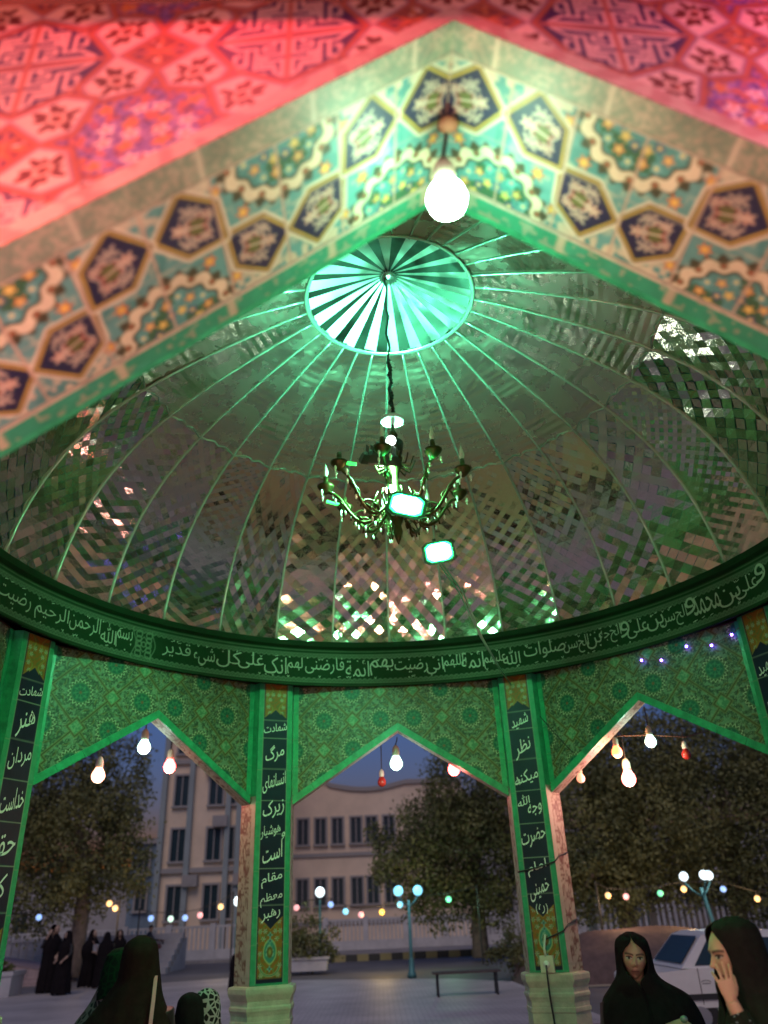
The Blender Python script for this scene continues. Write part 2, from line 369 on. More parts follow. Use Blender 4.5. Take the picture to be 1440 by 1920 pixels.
KUF = [  # strokes of one angular quarter, in units of the star radius
    [(.06, .86), (.06, .52), (.28, .52), (.28, .40), (.06, .40), (.06, .10), (.80, .06)],
    [(.80, .06), (.62, .22), (.40, .22), (.40, .66), (.16, .66), (.16, .76), (.06, .86)], [(.16, .30), (.30, .30), (.30, .20), (.18, .20), (.18, .10)],
    [(.52, .22), (.52, .56), (.66, .56), (.66, .34), (.60, .34)], [(.28, .86), (.28, .78), (.52, .78), (.52, .66), (.66, .66)], [(.40, .40), (.34, .40), (.34, .60), (.18, .60)]]
def paint_facade(U, Z):
    C = np.empty(U.shape + (3,)); a = -np.abs(U + .01) - .0
    n1 = vnoise(U, Z, 60, 11); n2 = vnoise(U, Z, 26, 12); n3 = vnoise(U, Z, 110, 13)
    e1 = np.array([.583, .102]); e2 = np.array([.01, .555]); Mx = np.linalg.inv(np.stack([e1, e2], 1))
    du, dz = a + .378, Z - 3.265
    s = Mx[0, 0] * du + Mx[0, 1] * dz; t = Mx[1, 0] * du + Mx[1, 1] * dz
    x = (s + .5) % 1 - .5; y = (t + .5) % 1 - .5; L = .57
    w = .006
    # flower field
    C[:] = (.20, .13, .36); C = put(C, sst(.60 - n2, .08) * .6, (.38, .25, .45)); C = put(C, sst(.60 - n1, .06) * .8, (.48, .13, .03)); C = put(C, sst(.62 - n3, .05) * .8, (.09, .04, .17))
    X, Y = np.abs(x), np.abs(y)
    fx, fy = .5 - X, .5 - Y                                     # from the field centre
    fr, fa = np.hypot(fx, fy) * L, np.arctan2(fy, fx)
    for rr, an, col in ((.085, .25, (.8, .75, .7)), (.085, 1.32, (.8, .75, .7)), (.05, .785, (.55, .28, .06)), (.13, .785, (.60, .30, .05)), (.115, .35, (.12, .08, .30)), (.115, 1.22, (.12, .08, .30)), (.15, .5, (.55, .22, .05)), (.15, 1.07, (.55, .22, .05)), (.03, .0, (.8, .7, .6))):
        cxx, cyy = rr * math.cos(an), rr * math.sin(an)
        C = put(C, sst(flower(fx * L, fy * L, (cxx, cyy), .020, 5), w), col); C = put(C, sst(np.hypot(fx * L - cxx, fy * L - cyy) - .006, w), (.5, .12, .06))
    # small diamond between the stars
    for bx, by in ((.5 - X, Y), (X, .5 - Y)):
        d = (np.abs(bx) + np.abs(by) - .155) * L * .7
        D = C.copy(); D[:] = (.24, .06, .04); D = put(D, sst(.62 - n1, .07), (.70, .60, .50)); D = put(D, sst(.68 - n3, .07), (.45, .14, .05))
        C = np.where((d < 0)[..., None], D, C); C = put(C, sst(np.abs(d) - .007, w), (.55, .22, .06))
        C = put(C, sst(np.minimum(np.abs(bx), np.abs(by)) * L - .003, w) * (d < 0), (.55, .24, .08))
    # star field with angular writing
    star_r = np.minimum(np.maximum(X, Y) * 1.0, 1)
    S1 = (X + Y * .62 - .31); S2 = (Y + X * .62 - .31); ds = np.minimum(S1, S2) * L * .85
    C = put(C, sst(ds - .010, w), (.10, .03, .08)); C = put(C, sst(ds - .004, w), (.52, .17, .03)); C = put(C, sst(ds + .006, w), (.045, .018, .10))
    q = np.full(U.shape, 1e9)
    for st in KUF: q = np.minimum(q, sd_line(X / .31, Y / .31, st))
    C = put(C, sst((q - .026) * .31 * L, .003) * (ds < .004), (.60, .46, .40))
    C = put(C, sst(np.minimum(X, Y) * L - .004, w) * (ds < 0), (.55, .20, .10))
    # pale pentagons with a dark flower
    pent = [(.335, .0), (.48, .13), (.44, .23), (.275, .275), (.235, .175)]
    for k, (A, B) in enumerate(((X, Y), (Y, X))):
        d = sd_poly(A, B, pent) * L
        sgn = 1
        C = put(C, sst(d - .021, w), (.10, .03, .08)); C = put(C, sst(d - .015, w), (.52, .16, .03)); C = put(C, sst(d - .007, w), (.10, .05, .17)); C = put(C, sst(d, w), (.62, .50, .42))
        u = (A - .355) * L; v = (B - .165) * L; c, sn = math.cos(.8), math.sin(.8); p, r = u * c + v * sn, -u * sn + v * c
        th = np.arctan2(r, p); e = np.hypot(p / 1.35, r) - .044 * (.80 + .24 * np.cos(5 * th + .4) + .20 * np.cos(9 * th + 1))
        C = put(C, sst(e, .003) * (d < -.006), (.13, .022, .02)); C = put(C, sst(np.abs(np.hypot(p / 1.3, r) - .014) - .003, .003) * (d < -.006), (.70, .55, .42)); C = put(C, sst(np.hypot(p - .008, r - .004) - .005, .003), (.42, .10, .05))
    return C
def face_border(C, d):
    n = vnoise(d[1], d[2], 30, 21)
    B = C.copy(); B[:] = (.52, .42, .34); B = put(B, sst(.55 - n, .1) * .7, (.40, .20, .18)); 
    return np.where((d[0] < .046)[..., None], B, C)

def paint_pillar(U, Z):
    C = np.empty(U.shape + (3,)); C[:] = (.008, .012, .035); w = .004
    n1 = vnoise(U, Z, 70, 31); n2 = vnoise(U, Z, 30, 32); n3 = vnoise(U, Z, 8, 33)
    C = put(C, sst(.6 - n3, .2) * .5, (.014, .022, .055))
    for z in (3.17, 3.00, 2.715, 2.43, 2.142, 1.855, 1.562, 1.27): C = put(C, sst(np.abs(Z - z) - .003, .003), (.26, .30, .24))
    def orn(C, top):
        zz = (Z - 3.19) if top else (1.475 - Z)
        X = np.abs(U)
        if top:   edge = zz - np.where(X < .055, .09 - X * .9, .055 - (X - .055) * .85) - .0
        else:     edge = zz - np.where(X < .03, .105 - X * .9, .075 - (X - .03) * .85)
        ins = sst(-edge, w) * sst(X - .108, w)
        O = C.copy(); O[:] = (.34, .13, .02); O = put(O, sst(.66 - n1, .05) * .8, (.12, .16, .04))
        if top: fl = [(.06, 3.37), (.075, 3.30), (.06, 3.24), (.03, 3.42), (.085, 3.42)]; 
        else: fl = [(.078, 1.435), (.06, 1.30), (.085, 1.19), (.088, 1.10), (.075, 1.03), (.045, 1.36), (.09, 1.36)]
        for c in fl:
            O = put(O, sst(flower(X, Z, c, .021, 6), w), (.42, .46, .30)); O = put(O, sst(flower(X, Z, c, .012, 5), w), (.04, .18, .12)); O = put(O, sst(np.hypot(X - c[0], Z - c[1]) - .005, w), (.6, .5, .2))
        vine = np.abs(X - .062 - .03 * np.sin(Z * 34)); O = put(O, sst(vine - .004, w) * (top or 1), (.28, .30, .06) if top else (.16, .26, .06))
        if not top:
            e = np.hypot(X / .060, (Z - 1.20) / .098); e = e + .25 * np.clip((1.16 - Z) / .1, 0, 1) * (X / .03)
            O = put(O, sst((e - 1) * .06, w), (.40, .50, .20)); O = put(O, sst((e - .86) * .06, w), (.05, .26, .20)); O = put(O, sst((e - .62) * .06, w) * sst(.5 - n1, .1), (.26, .46, .34)); O = put(O, sst((e - .45) * .06, w), (.16, .12, .03)); O = put(O, sst((e - .2) * .06, w), (.36, .30, .08))
            for c in ((0, 1.33), (0, 1.285), (.0, 1.075)):
                O = put(O, sst(flower(X, Z, c, .024, 4), w), (.14, .40, .34)); O = put(O, sst(np.hypot(X, Z - c[1]) - .008, w), (.05, .10, .12))
            e = np.abs(np.hypot(X / .085, (Z - 1.10) / .075) - 1) * .07; O = put(O, sst(e - .008, w) * (Z < 1.09), (.36, .50, .26)); O = put(O, sst(e - .003, w) * (Z < 1.09), (.03, .12, .06))
        C = C * (1 - ins[..., None]) + O * ins[..., None]
        C = put(C, sst(np.abs(edge) - .004, w) * sst(X - .108, w), (.46, .24, .04))
        return C
    C = orn(C, True) if False else C
    Ct = orn(C, True); Cb = orn(C, False)
    C = np.where((Z > 3.19)[..., None], Ct, np.where((Z < 1.47)[..., None], Cb, C))
    C = put(C, sst(1.005 - Z, .004) * 0 + sst(Z - 1.005, .004), (.01, .014, .04)); 
    # green borders
    C = put(C, sst(.120 - np.abs(U), .003), (.035, .33, .16)); C = put(C, sst(np.abs(np.abs(U) - .1195) - .0022, .003), (.30, .42, .26))
    C = put(C, sst(Z - .972, .004), (.035, .33, .16))
    g = np.abs((Z + .05) % .29 - .145); C = put(C, sst(g - .002, .003) * (np.abs(U) > .12), (.22, .34, .22))
    C = put(C, (np.abs(U) > .12) * sst(.62 - n2, .1) * .35, (.08, .42, .24))
    return C

# ---------------- pillars
def pil_poly(grow=0.):
    """outline of a pillar, seen from above, facing -y at x=0 (turned later)"""
    t = PI / 8
    def fac(u, out, s):  # point on the facet to the side s
        a = s * t; c, sn = math.cos(a), math.sin(a); return (c * u * 1 + sn * out, -sn * u + c * out)
    inR = (.167, 3.12); inL = (-.167, 3.12)
    # right neighbour facet is turned by +t: its own left jamb at u=-1.03
    R = fac(-1.035, AP + TH, 1); L = (-R[0], R[1]); corner = (0, (AP + TH + .10) / math.cos(t))
    P = [inL, inR, R, corner, L]
    if grow:
        c = np.mean(P, 0); out = []
        for p in P:
            v = np.array(p) - c; out.append(tuple(c + v * (1 + grow / np.linalg.norm(v))))
        P = out
    return P[::-1] if False else P
def turn(k): return rotz(-(k + .5) * PI / 4)
_zs = np.arange(.955, 3.531, .0072); _us = np.linspace(-.1665, .1665, 76)
pil_panel = None
TXT = {-2: [('شهادت', 3.02, 3.135, .98), ('هنر', 2.74, 2.95, .72), ('مردان', 2.50, 2.69, .9), ('خداست', 2.20, 2.39, .9), ('حقا', 1.90, 2.11, .8), ('که', 1.62, 1.80, .6)],
       -1: [('شهادت', 3.03, 3.15, .98), ('مرگ', 2.76, 2.96, .78), ('انسانهای', 2.50, 2.69, .95), ('زیرک', 2.26, 2.46, .86), ('و هوشیار', 2.10, 2.24, .98), ('است', 1.90, 2.08, .78), ('مقام', 1.70, 1.84, .82), ('معظم', 1.55, 1.68, .86), ('رهبر', 1.43, 1.54, .72)],
       0: [('شهید', 2.99, 3.15, .72), ('نظر', 2.72, 2.93, .66), ('میکند به', 2.47, 2.68, .98), ('وجه الله', 2.19, 2.40, .95), ('حضرت', 1.93, 2.11, .98), ('امام', 1.70, 1.84, .74), ('خمینی', 1.50, 1.68, .76), ('(ره)', 1.405, 1.475, .42)],
       1: [('شهید', 2.99, 3.15, .78), ('قلب', 2.72, 2.93, .7)]}
def word_mesh(mb, word, x0, x1, z0, z1, slope=.30, place=None, thin=.002):
    V, F = glyphs(word, thin); V = V.copy(); wd = V[:, 0].max(); ht = V[:, 1].max() - V[:, 1].min()
    X = V[:, 0] / wd; Y = (V[:, 1] - V[:, 1].min()) / ht
    Yv = Y * (1 - slope) + X * slope
    mb.add(place(x0 + X * (x1 - x0), z0 + Yv * (z1 - z0)), F)
pill = {}
for k in range(-3, 3):
    Rm = turn(k)
    mb = MB(); P = [tuple((Rm @ np.array([p[0], p[1], 0]))[:2]) for p in pil_poly()]
    mb.prism(P[::-1], .0, ZW); body = mb.build('pillar', M_trim, pav); pill[k] = body
    # glazed front
    fn = lambda U, Z, Rm=Rm: np.stack([U, np.full(U.shape, 3.117), Z], -1) @ Rm.T
    if pil_panel is None:
        pil_panel = grid('inscription_panel', lambda U, Z: np.stack([U, np.full(U.shape, 3.117), Z], -1), _us, _zs, paint_pillar, M_tile, body); o = pil_panel
    else:
        o = bpy.data.objects.new('inscription_panel', pil_panel.data); COL.objects.link(o); o.parent = body
    o.rotation_euler = (0, 0, -(k + .5) * PI / 4)
    # flowered jambs on both sides
    for s in (-1, 1):
        if k in (3, -4): continue
        pa = np.array(pil_poly()[1 if s > 0 else 0]); pb = np.array(pil_poly()[2 if s > 0 else 4]); e = (pb - pa); L = np.linalg.norm(e); e /= L; nn = np.array([-e[1], e[0]]) * (-s)
        nn = np.array([s * abs(nn[0]) , nn[1]]) if True else nn
        nrm = np.array([e[1], -e[0]]) * s
        fn2 = lambda T, Vv, pa=pa, e=e, nrm=nrm: np.stack([pa[0] + e[0] * Vv + nrm[0] * .003, pa[1] + e[1] * Vv + nrm[1] * .003, T], -1)
        def pj(T, Vv): return paint_jamb(T, Vv)
        def paint_jamb(T, Vv):
            n1 = vnoise(T, Vv, 55, 41); n2 = vnoise(T, Vv, 22, 42); C = np.empty(T.shape + (3,)); C[:] = (.42, .36, .29)
            C = put(C, sst(np.abs(n2 - .5) - .09, .05), (.16, .07, .05)); C = put(C, sst(.66 - n1, .08) * .7, (.20, .10, .08)); C = put(C, sst(np.abs(Vv - .03) - .028, .004), (.44, .40, .32)); C = put(C, sst(np.abs(Vv - .5) - .03, .004), (.44, .40, .32))
            g = np.abs(T % .29 - .145); C = put(C, sst(g - .003, .004), (.34, .32, .26)); return C
        j = grid('jamb_tiles', fn2, np.arange(.95, ZS + .07, .016), np.linspace(0, L, 32), pj, M_tile2, body)
        j.rotation_euler = (0, 0, -(k + .5) * PI / 4)
    # pedestal with stepped mouldings
    mb = MB(); prof = [(.02, 0), (.02, .05), (.035, .06), (.035, .20), (.022, .22), (.018, .60), (.018, .66), (.026, .672), (.026, .70), (.018, .705), (.018, .74), (.026, .765), (.034, .78), (.034, .80), (.024, .812), (.024, .846), (.032, .862), (.046, .888), (.050, .90), (.050, .935), (.042, .948), (.002, .956)]
    mb.loft([[tuple(np.r_[(Rm @ np.array([p[0], p[1], 0]))[:2], z]) for p in pil_poly(g)] for g, z in prof])
    mb.build('pedestal', M_stone, body)
    if k in TXT:
        for wd, z0, z1, fr in TXT[k]:
            mb = MB()
            hw = .116 * fr; zc_ = (z0 + z1) / 2; z0, z1 = zc_ + (z0 - zc_) * 1.14, zc_ + (z1 - zc_) * 1.14
            pl = lambda X, Z, Rm=Rm: np.stack([X, np.full(X.shape, 3.1125), Z], -1) @ Rm.T
            if ' ' in wd and wd != '(ره)':
                a, b = wd.split(' ', 1)
                if len(a) > len(b):   # the short word stands small above the end of the long one
                    word_mesh(mb, a, -hw, hw, z0, z0 + (z1 - z0) * .8, place=pl); word_mesh(mb, b, -hw, -hw * .55, z0 + .01, z0 + (z1 - z0) * .4, place=pl)
                elif b == 'الله':
                    word_mesh(mb, a, -hw * .2, hw, z0, z0 + (z1 - z0) * .72, place=pl); word_mesh(mb, '\ufdf2', -hw, hw * .05, z0 + (z1 - z0) * .45, z1, place=pl)
                else:
                    word_mesh(mb, a, hw * .72, hw, z0, z0 + (z1 - z0) * .5, place=pl); word_mesh(mb, b, -hw, hw * .62, z0, z1, place=pl)
            elif wd == '(ره)':
                word_mesh(mb, 'ره', -.026, .026, z0, z1, 0, pl)
                for s in (-1, 1):
                    zz = np.linspace(z0, z1, 9); xx = s * (.040 + .010 * np.cos((zz - (z0 + z1) / 2) / (z1 - z0) * PI)); i = pl(np.r_[xx - .003, xx + .003], np.r_[zz, zz])
                    mb.add(i, [(q, q + 1, q + 10, q + 9) for q in range(8)])
            else: word_mesh(mb, wd, -hw, hw, z0, z1, place=pl)
            mb.build('lettering', M_white, body)

# ---------------- arch bays
def bay_inside(ap, zs, za):
    def m(U, Z): return Z > zs + (za - zs) * (1 - np.abs(U) / WA) + .004
    return m
us = np.arange(-1.04, 1.0401, .0065); zs_ = np.arange(2.40, ZW + .001, .0065)
span0 = grid('spandrel_wall', lambda U, Z: np.stack([U, np.full(U.shape, AP), Z], -1), us, zs_, paint_spandrel, M_tile, pav, bay_inside(AP, ZS, ZA))
sl_len = math.hypot(WA, ZA - ZS)
def soffit_fn(ap, zs, za, s, dep=TH):
    L = math.hypot(WA, za - zs); d = np.array([s * WA / L, 0, (zs - za) / L])
    return lambda T, Vv: np.stack([d[0] * T, ap + Vv, za + d[2] * T], -1)
def small(T, Vv):
    n2 = vnoise(T, Vv, 30, 42); n1 = vnoise(T, Vv, 70, 41); C = np.empty(T.shape + (3,)); C[:] = (.42, .37, .30); C = put(C, sst(np.abs(n2 - .5) - .09, .05), (.16, .07, .05)); C = put(C, sst(.66 - n1, .08) * .7, (.22, .12, .09)); e = np.minimum(Vv, TH - Vv); C = put(C, sst(e - .018, .004), (.44, .42, .33)); g = np.abs(T % .29 - .145); return put(C, sst(g - .003, .004), (.36, .34, .27))
sof0 = [grid('arch_soffit', soffit_fn(AP, ZS, ZA, s), np.arange(0, sl_len + .02, .012), np.linspace(0.002, TH, 22), small, M_tile2, span0) for s in (-1, 1)]
mb = MB()
o_ = AP + TH
mb.add([(-1.04, o_, ZS), (-1.04, o_, ZW), (0, o_, ZW), (0, o_, ZA), (-WA, o_, ZS)], [(0, 1, 2, 3, 4)]); mb.add([(1.04, o_, ZS), (1.04, o_, ZW), (0, o_, ZW), (0, o_, ZA), (WA, o_, ZS)], [(4, 3, 2, 1, 0)])
out0 = mb.build('outer_wall', M_body, span0)
# green trim tiles round the opening, laid proud of the wall
mb = MB()
for s in (-1, 1):
    L = sl_len; d = np.array([s * WA / L, (ZS - ZA) / L]); nrm = np.array([-d[1] * s * s, d[0]]) ; nrm = np.array([d[1] * -1, d[0]]) if s > 0 else np.array([d[1], -d[0]]); nrm = nrm if nrm[1] > 0 else -nrm
    w_ = .062; n = 5
    for i in range(n):
        a, b = L * i / n + .0015, L * (i + 1) / n - .0015
        A = np.array([0, ZA]) + d * a; B = np.array([0, ZA]) + d * b
        k0 = w_ * (-nrm[0] * 0)
        pts = [A, B, B + nrm * w_, A + nrm * w_]
        if i == 0: pts[0] = np.array([s * .0015, ZA + .000]); pts[3] = np.array([s * .0015, ZA + w_ / nrm[1]])
        if i == n - 1:
            pts[1] = np.array([s * WA, ZS]); pts[2] = np.array([s * WA, ZS + w_ / nrm[1]])
        V = [(p[0], AP - .007, p[1]) for p in pts] + [(p[0], AP + .01, p[1]) for p in pts]
        q = [(0, 1, 2, 3), (4, 7, 6, 5), (0, 4, 5, 1), (1, 5, 6, 2), (2, 6, 7, 3), (3, 7, 4, 0)]
        mb.add(V, q)
    for i in range(4):
        z0 = ZS + .085 + i * .26
        mb.box((s * (WA - .022), AP - .002, z0 + .129), (.050, .012, .257))
trim0 = mb.build('trim_tiles', M_trim, span0)
for k in range(-3, 4):
    if k == 0: continue
    sp = span0.copy(); COL.objects.link(sp); sp.parent = pav; sp.rotation_euler = (0, 0, -k * PI / 4)
    for ch in sof0 + [out0, trim0]:
        c = ch.copy(); COL.objects.link(c); c.parent = sp
# the entrance arch, nearest: facade mosaic, patterned soffit
NO = NP + TN
ent = None
mb = MB()
for s in (-1, 1):
    V = [(s * 1.33, -NP, 0), (s * 1.75, -NP, 0), (s * 1.75, -NP, 3.6), (0, -NP, 3.6), (0, -NP, NZA), (s * NWA, -NP, NZS), (s * 1.33, -NP, NZS)]
    mb.add(V, [tuple(range(7))])
    V = [(s * 1.31, -NP, 0), (s * 1.31, -NO, 0), (s * 1.31, -NO, NZS), (s * 1.31, -NP, NZS)]; mb.add(V, [(0, 1, 2, 3)])
    V = [(s * 1.31, -NO, 0), (s * 1.75, -NO, 0), (s * 1.75, -NO, 2.20), (s * 1.31, -NO, 2.20)]; mb.add(V, [(0, 1, 2, 3)])
    V = [(s * 1.75, -NO, 0), (s * 1.75, -NP, 0), (s * 1.75, -NP, 3.6), (s * 1.75, -NO, 3.6)]; mb.add(V, [(0, 1, 2, 3)])
for s in (-1, 1):
    pl_ = [(s * 1.31, -NO + .004), (s * 1.31, -NP), (s * 1.42, -2.86), (s * 1.80, -3.10), (s * 1.745, -NO + .004)]
    mb.prism(pl_ if s > 0 else pl_[::-1], 0, 3.53)
ent = mb.build('entrance_wall', M_body, pav)
def nmask(U, Z): return Z > NZS + (NZA - NZS) * (1 - np.abs(U) / NWA) + 0.002
def pf(U, Z):
    C = paint_facade(U, Z); d = (Z - (NZS + (NZA - NZS) * (1 - np.abs(U) / NWA))) * NWA / math.hypot(NWA, NZA - NZS)
    return face_border(C, (d, U, Z))
fm = lambda U, Z: nmask(U, Z) | (np.abs(U) > NWA)
grid('facade_mosaic', lambda U, Z: np.stack([U, np.full(U.shape, -NO), Z], -1), np.arange(-1.75, 1.751, .0042), np.arange(2.20, 3.601, .0042), pf, M_face, ent, fm)
for s in (-1, 1):
    L = math.hypot(NWA, NZA - NZS); d = np.array([s * NWA / L, 0, (NZS - NZA) / L])
    fn = lambda T, Vv, d=d: np.stack([d[0] * T, -NP - Vv, NZA + d[2] * T], -1)
    grid('entrance_soffit', fn, np.arange(0, L + .004, .0042), np.arange(-.04, TN + .001, .0042), paint_soffit, M_tile2, ent)
# inner green edge under the entrance arch
mb = MB()
for s in (-1, 1):
    L = math.hypot(NWA, NZA - NZS); d = np.array([s * NWA / L, 0, (NZS - NZA) / L]); n = np.array([s * (NZA - NZS) / L, 0, NWA / L])
    A = np.array([0, -NP + .041, NZA]) + n * 0; 
    pts = [A, A + d * L, A + d * L + n * .07, A + np.array([0, 0, .07 * L / NWA])]
    q = np.array([0, .02, 0]); V = [p for p in pts] + [p + q for p in pts]; mb.add(V, [(0, 1, 2, 3), (7, 6, 5, 4), (0, 4, 5, 1), (2, 6, 7, 3)])
mb.build('trim_tiles', M_trim, ent)
# roof: flat ring behind the parapet and an eight sided cornice
def octo(a): return [(a / math.cos(PI / 8) * math.sin((i + .5) * PI / 4), a / math.cos(PI / 8) * math.cos((i + .5) * PI / 4)) for i in range(8)]
mb = MB(); A, B = octo(3.60), octo(3.86); An, Bn = octo(3.05), octo(3.98)
def ringz(a, b, z): return [(p[0], p[1], z) for p in a], [(p[0], p[1], z) for p in b]
r1, r2 = ringz(octo(3.62), octo(3.98), 3.545); r3 = [(p[0], p[1], 3.60) for p in octo(3.98)]; r4 = [(p[0], p[1], 3.68) for p in octo(4.05)]; r5 = [(p[0], p[1], 4.0) for p in octo(4.05)]; r6 = [(p[0], p[1], 4.0) for p in octo(3.2)]
mb.loft([r1, r2, r3, r4, r5, r6], cap=False)
mb.loft([[(p[0], p[1], 3.532) for p in octo(3.02)], [(p[0], p[1], 3.532) for p in octo(3.7)]], cap=False)
mb.build('cornice', M_cornice, pav)
mb = MB(); mb.box((0, -NO - .07, 3.455), (3.3, .14, .11)); mb.box((0, -NO - .04, 3.51 + .05), (3.3, .30, .07)); mb.build('entrance_cornice', M_cornice, ent)

# ---------------- inscription ring
def paint_ring(Tt, Z):
    s = Tt * RR; C = np.empty(Tt.shape + (3,)); C[:] = (.011, .033, .013); w = .005
    lt = (.15, .20, .14)
    n = vnoise(s, Z, 14, 51); C = put(C, sst(.6 - n, .2) * .4, (.016, .044, .018))
    body = (Z < 3.868) & (Z > 3.512)
    for z, sg in ((3.842, -1), (3.538, 1)):
        h = (Z - z) * sg                                       # distance into the band
        zig = .016 + .012 * np.abs((s / .034) % 1 - .5) * 2
        B = sst(np.abs(h - .006) - .0028, w); C = put(C, B * .9, lt)
        f = (h > .008) & (h < .052)
        lat = np.minimum(np.abs(((s + h * 1.2) / .034) % 1 - .5), np.abs(((s - h * 1.2) / .034) % 1 - .5)) * .034
        tooth = .032 + .020 * (np.abs((s / .052) % 1 - .5) * 2)
        C = put(C, f * sst(h - tooth, w) * .55, lt); C = put(C, f * sst(lat - .004, .005) * sst(h - tooth, w) * .6, (.014, .04, .016))
        C = put(C, sst(np.abs(h - tooth) - .003, w) * f, lt)
        # scalloped dark edge under the tooth row
        C = put(C, sst(np.hypot(((s / .052 + .5) % 1 - .5) * .052, h - .062) - .010, w) * .8, (.008, .024, .010))
    C = put(C, sst(np.abs(Z - 3.868) - .003, w), (.11, .16, .10)); C = put(C, sst(np.abs(Z - 3.512) - .004, w), (.09, .14, .08))
    # knot ornament that parts the first words from the last
    x = (Tt - math.radians(-49.2)) * RR
    for sx in (-1, 1):
        for zz, r in ((3.78, .030), (3.735, .026), (3.69, .028), (3.645, .026), (3.60, .030)):
            C = put(C, sst(np.abs(np.hypot(x - sx * .052, Z - zz) - r) - .005, w), lt)
        C = put(C, sst(np.abs(x - sx * .10 - .02 * np.cos((Z - 3.69) * 24)) - .004, w) * (np.abs(Z - 3.69) < .14), lt)
    C = put(C, sst(np.abs(np.hypot(x, Z - 3.69) - .022) - .005, w), lt); C = put(C, sst(np.abs(np.abs(x) + np.abs(Z - 3.69) - .07) - .005, w), lt)
    return C
def ring_pt(Tt, Z, r=RR): return np.stack([r * np.sin(Tt), r * np.cos(Tt), Z], -1)
M_ring = vmat('dark_green_painted_band', .7, .05, 20, dirt=.15, spec=.12)
ring = grid('inscription_ring', lambda T, Z: ring_pt(T, Z), np.linspace(-PI, PI, 2900), np.arange(ZR, ZT + .03, .0062), paint_ring, M_ring, pav)
mb = MB(); n = 96
mb.loft([[(r * math.sin(2 * PI * i / n), r * math.cos(2 * PI * i / n), z) for i in range(n)] for r, z in ((RR + .0015, ZR), (RR - .03, ZR - .001), (RR - .03, ZR + .008), (RR - .002, ZR + .011))], cap=False)
mb.loft([[(r * math.sin(2 * PI * i / n), r * math.cos(2 * PI * i / n), z) for i in range(n)] for r, z in ((RR - .001, 3.885), (RR - .035, 3.905), (RR - .045, 3.955), (RR + .03, 3.962))], cap=False)
M_rg = mat('dark_green_moulding', (.008, .026, .010), .7, spec=.12)
mb.build('ring_moulding', M_rg, ring)
_cz = 3.69
def px_theta(px, py):
    d = ray(px, py); a = d[0] ** 2 + d[1] ** 2; b = 2 * (CP[0] * d[0] + CP[1] * d[1]); c = CP[0] ** 2 + CP[1] ** 2 - RR ** 2
    t = (-b + math.sqrt(b * b - 4 * a * c)) / (2 * a); p = CP + d * t; return math.atan2(p[0], p[1])
_xs = np.array([0, 120, 240, 300, 500, 740, 940, 1060, 1200, 1320, 1440]); _ys = np.array([1120, 1172, 1208, 1227, 1248, 1252, 1242, 1222, 1190, 1152, 1085]); _th = np.array([px_theta(a, b) for a, b in zip(_xs, _ys)])
def th_of(px): return float(np.interp(px, _xs, _th)) if px >= 0 else _th[0] + px * .0021
RTX = [('بسم', 216, 246), ('\ufdf2', 188, 216), ('الرحمن', 128, 186), ('الرحیم', 64, 126), ('رضیت', -8, 56), ('قدیر', 303, 356), ('شیء', 362, 402), ('کل', 405, 452), ('علی', 446, 494), ('انک', 495, 537), ('لهم', 538, 567), ('فارضنی', 572, 645), ('ائمة', 648, 692), ('بهم', 693, 738), ('رضیت', 740, 802), ('انی', 800, 832), ('اللهم', 832, 870), ('ائمة', 866, 908), ('علیهم', 908, 950), ('\ufdf2', 944, 976), ('صلوات', 984, 1062), ('الحسن', 1058, 1106), ('بن', 1102, 1130), ('الحجة', 1126, 1168), ('و', 1166, 1184), ('علی', 1178, 1218), ('بن', 1216, 1248), ('الحسن', 1240, 1292), ('و', 1290, 1310), ('محمد', 1304, 1352), ('بن', 1350, 1390), ('علی', 1380, 1424), ('و', 1420, 1440)]
for i, (wd, a, b) in enumerate(RTX):
    mb = MB()
    V, F = glyphs(wd, -.004); V = V.copy(); X = V[:, 0] / V[:, 0].max(); ht = V[:, 1].max() - V[:, 1].min()
    hgt = {'و': .15, 'بن': .15, 'رضیت': .14, 'قدیر': .15}.get(wd, .172); base = 3.605 + (.012 * ((i * 7) % 3)) + (.045 if wd == 'و' else 0)
    Y = base + (V[:, 1] - V[:, 1].min()) / ht * hgt
    ta, tb = th_of(a), th_of(b)
    mb.add(ring_pt(ta + X * (tb - ta), Y, RR - .006), F)
    # vowel strokes above and below the line
    for j in range(max(2, int((b - a) / 13))):
        x = ta + (tb - ta) * rng.uniform(.05, .95); y = rng.choice([3.772, 3.785, 3.595]) + rng.uniform(-.006, .006); kd = rng.integers(3)
        q = []
        if kd == 0: q = [[(-.016, -.005), (.016, .004), (.016, .010), (-.016, .001)]]
        elif kd == 1: q = [[(-.012, .010), (-.002, -.008), (.003, -.008), (-.007, .012)], [(.003, -.008), (.014, .010), (.009, .012), (-.001, -.004)]]
        else: q = [[(-.006, -.006), (.006, -.006), (.006, .006), (-.006, .006)]]
        for p in q: mb.add(ring_pt(x + np.array([e[0] for e in p]) / RR, y + np.array([e[1] for e in p]), RR - .006), [(0, 1, 2, 3)])
    mb.build('lettering', M_ringl, ring)

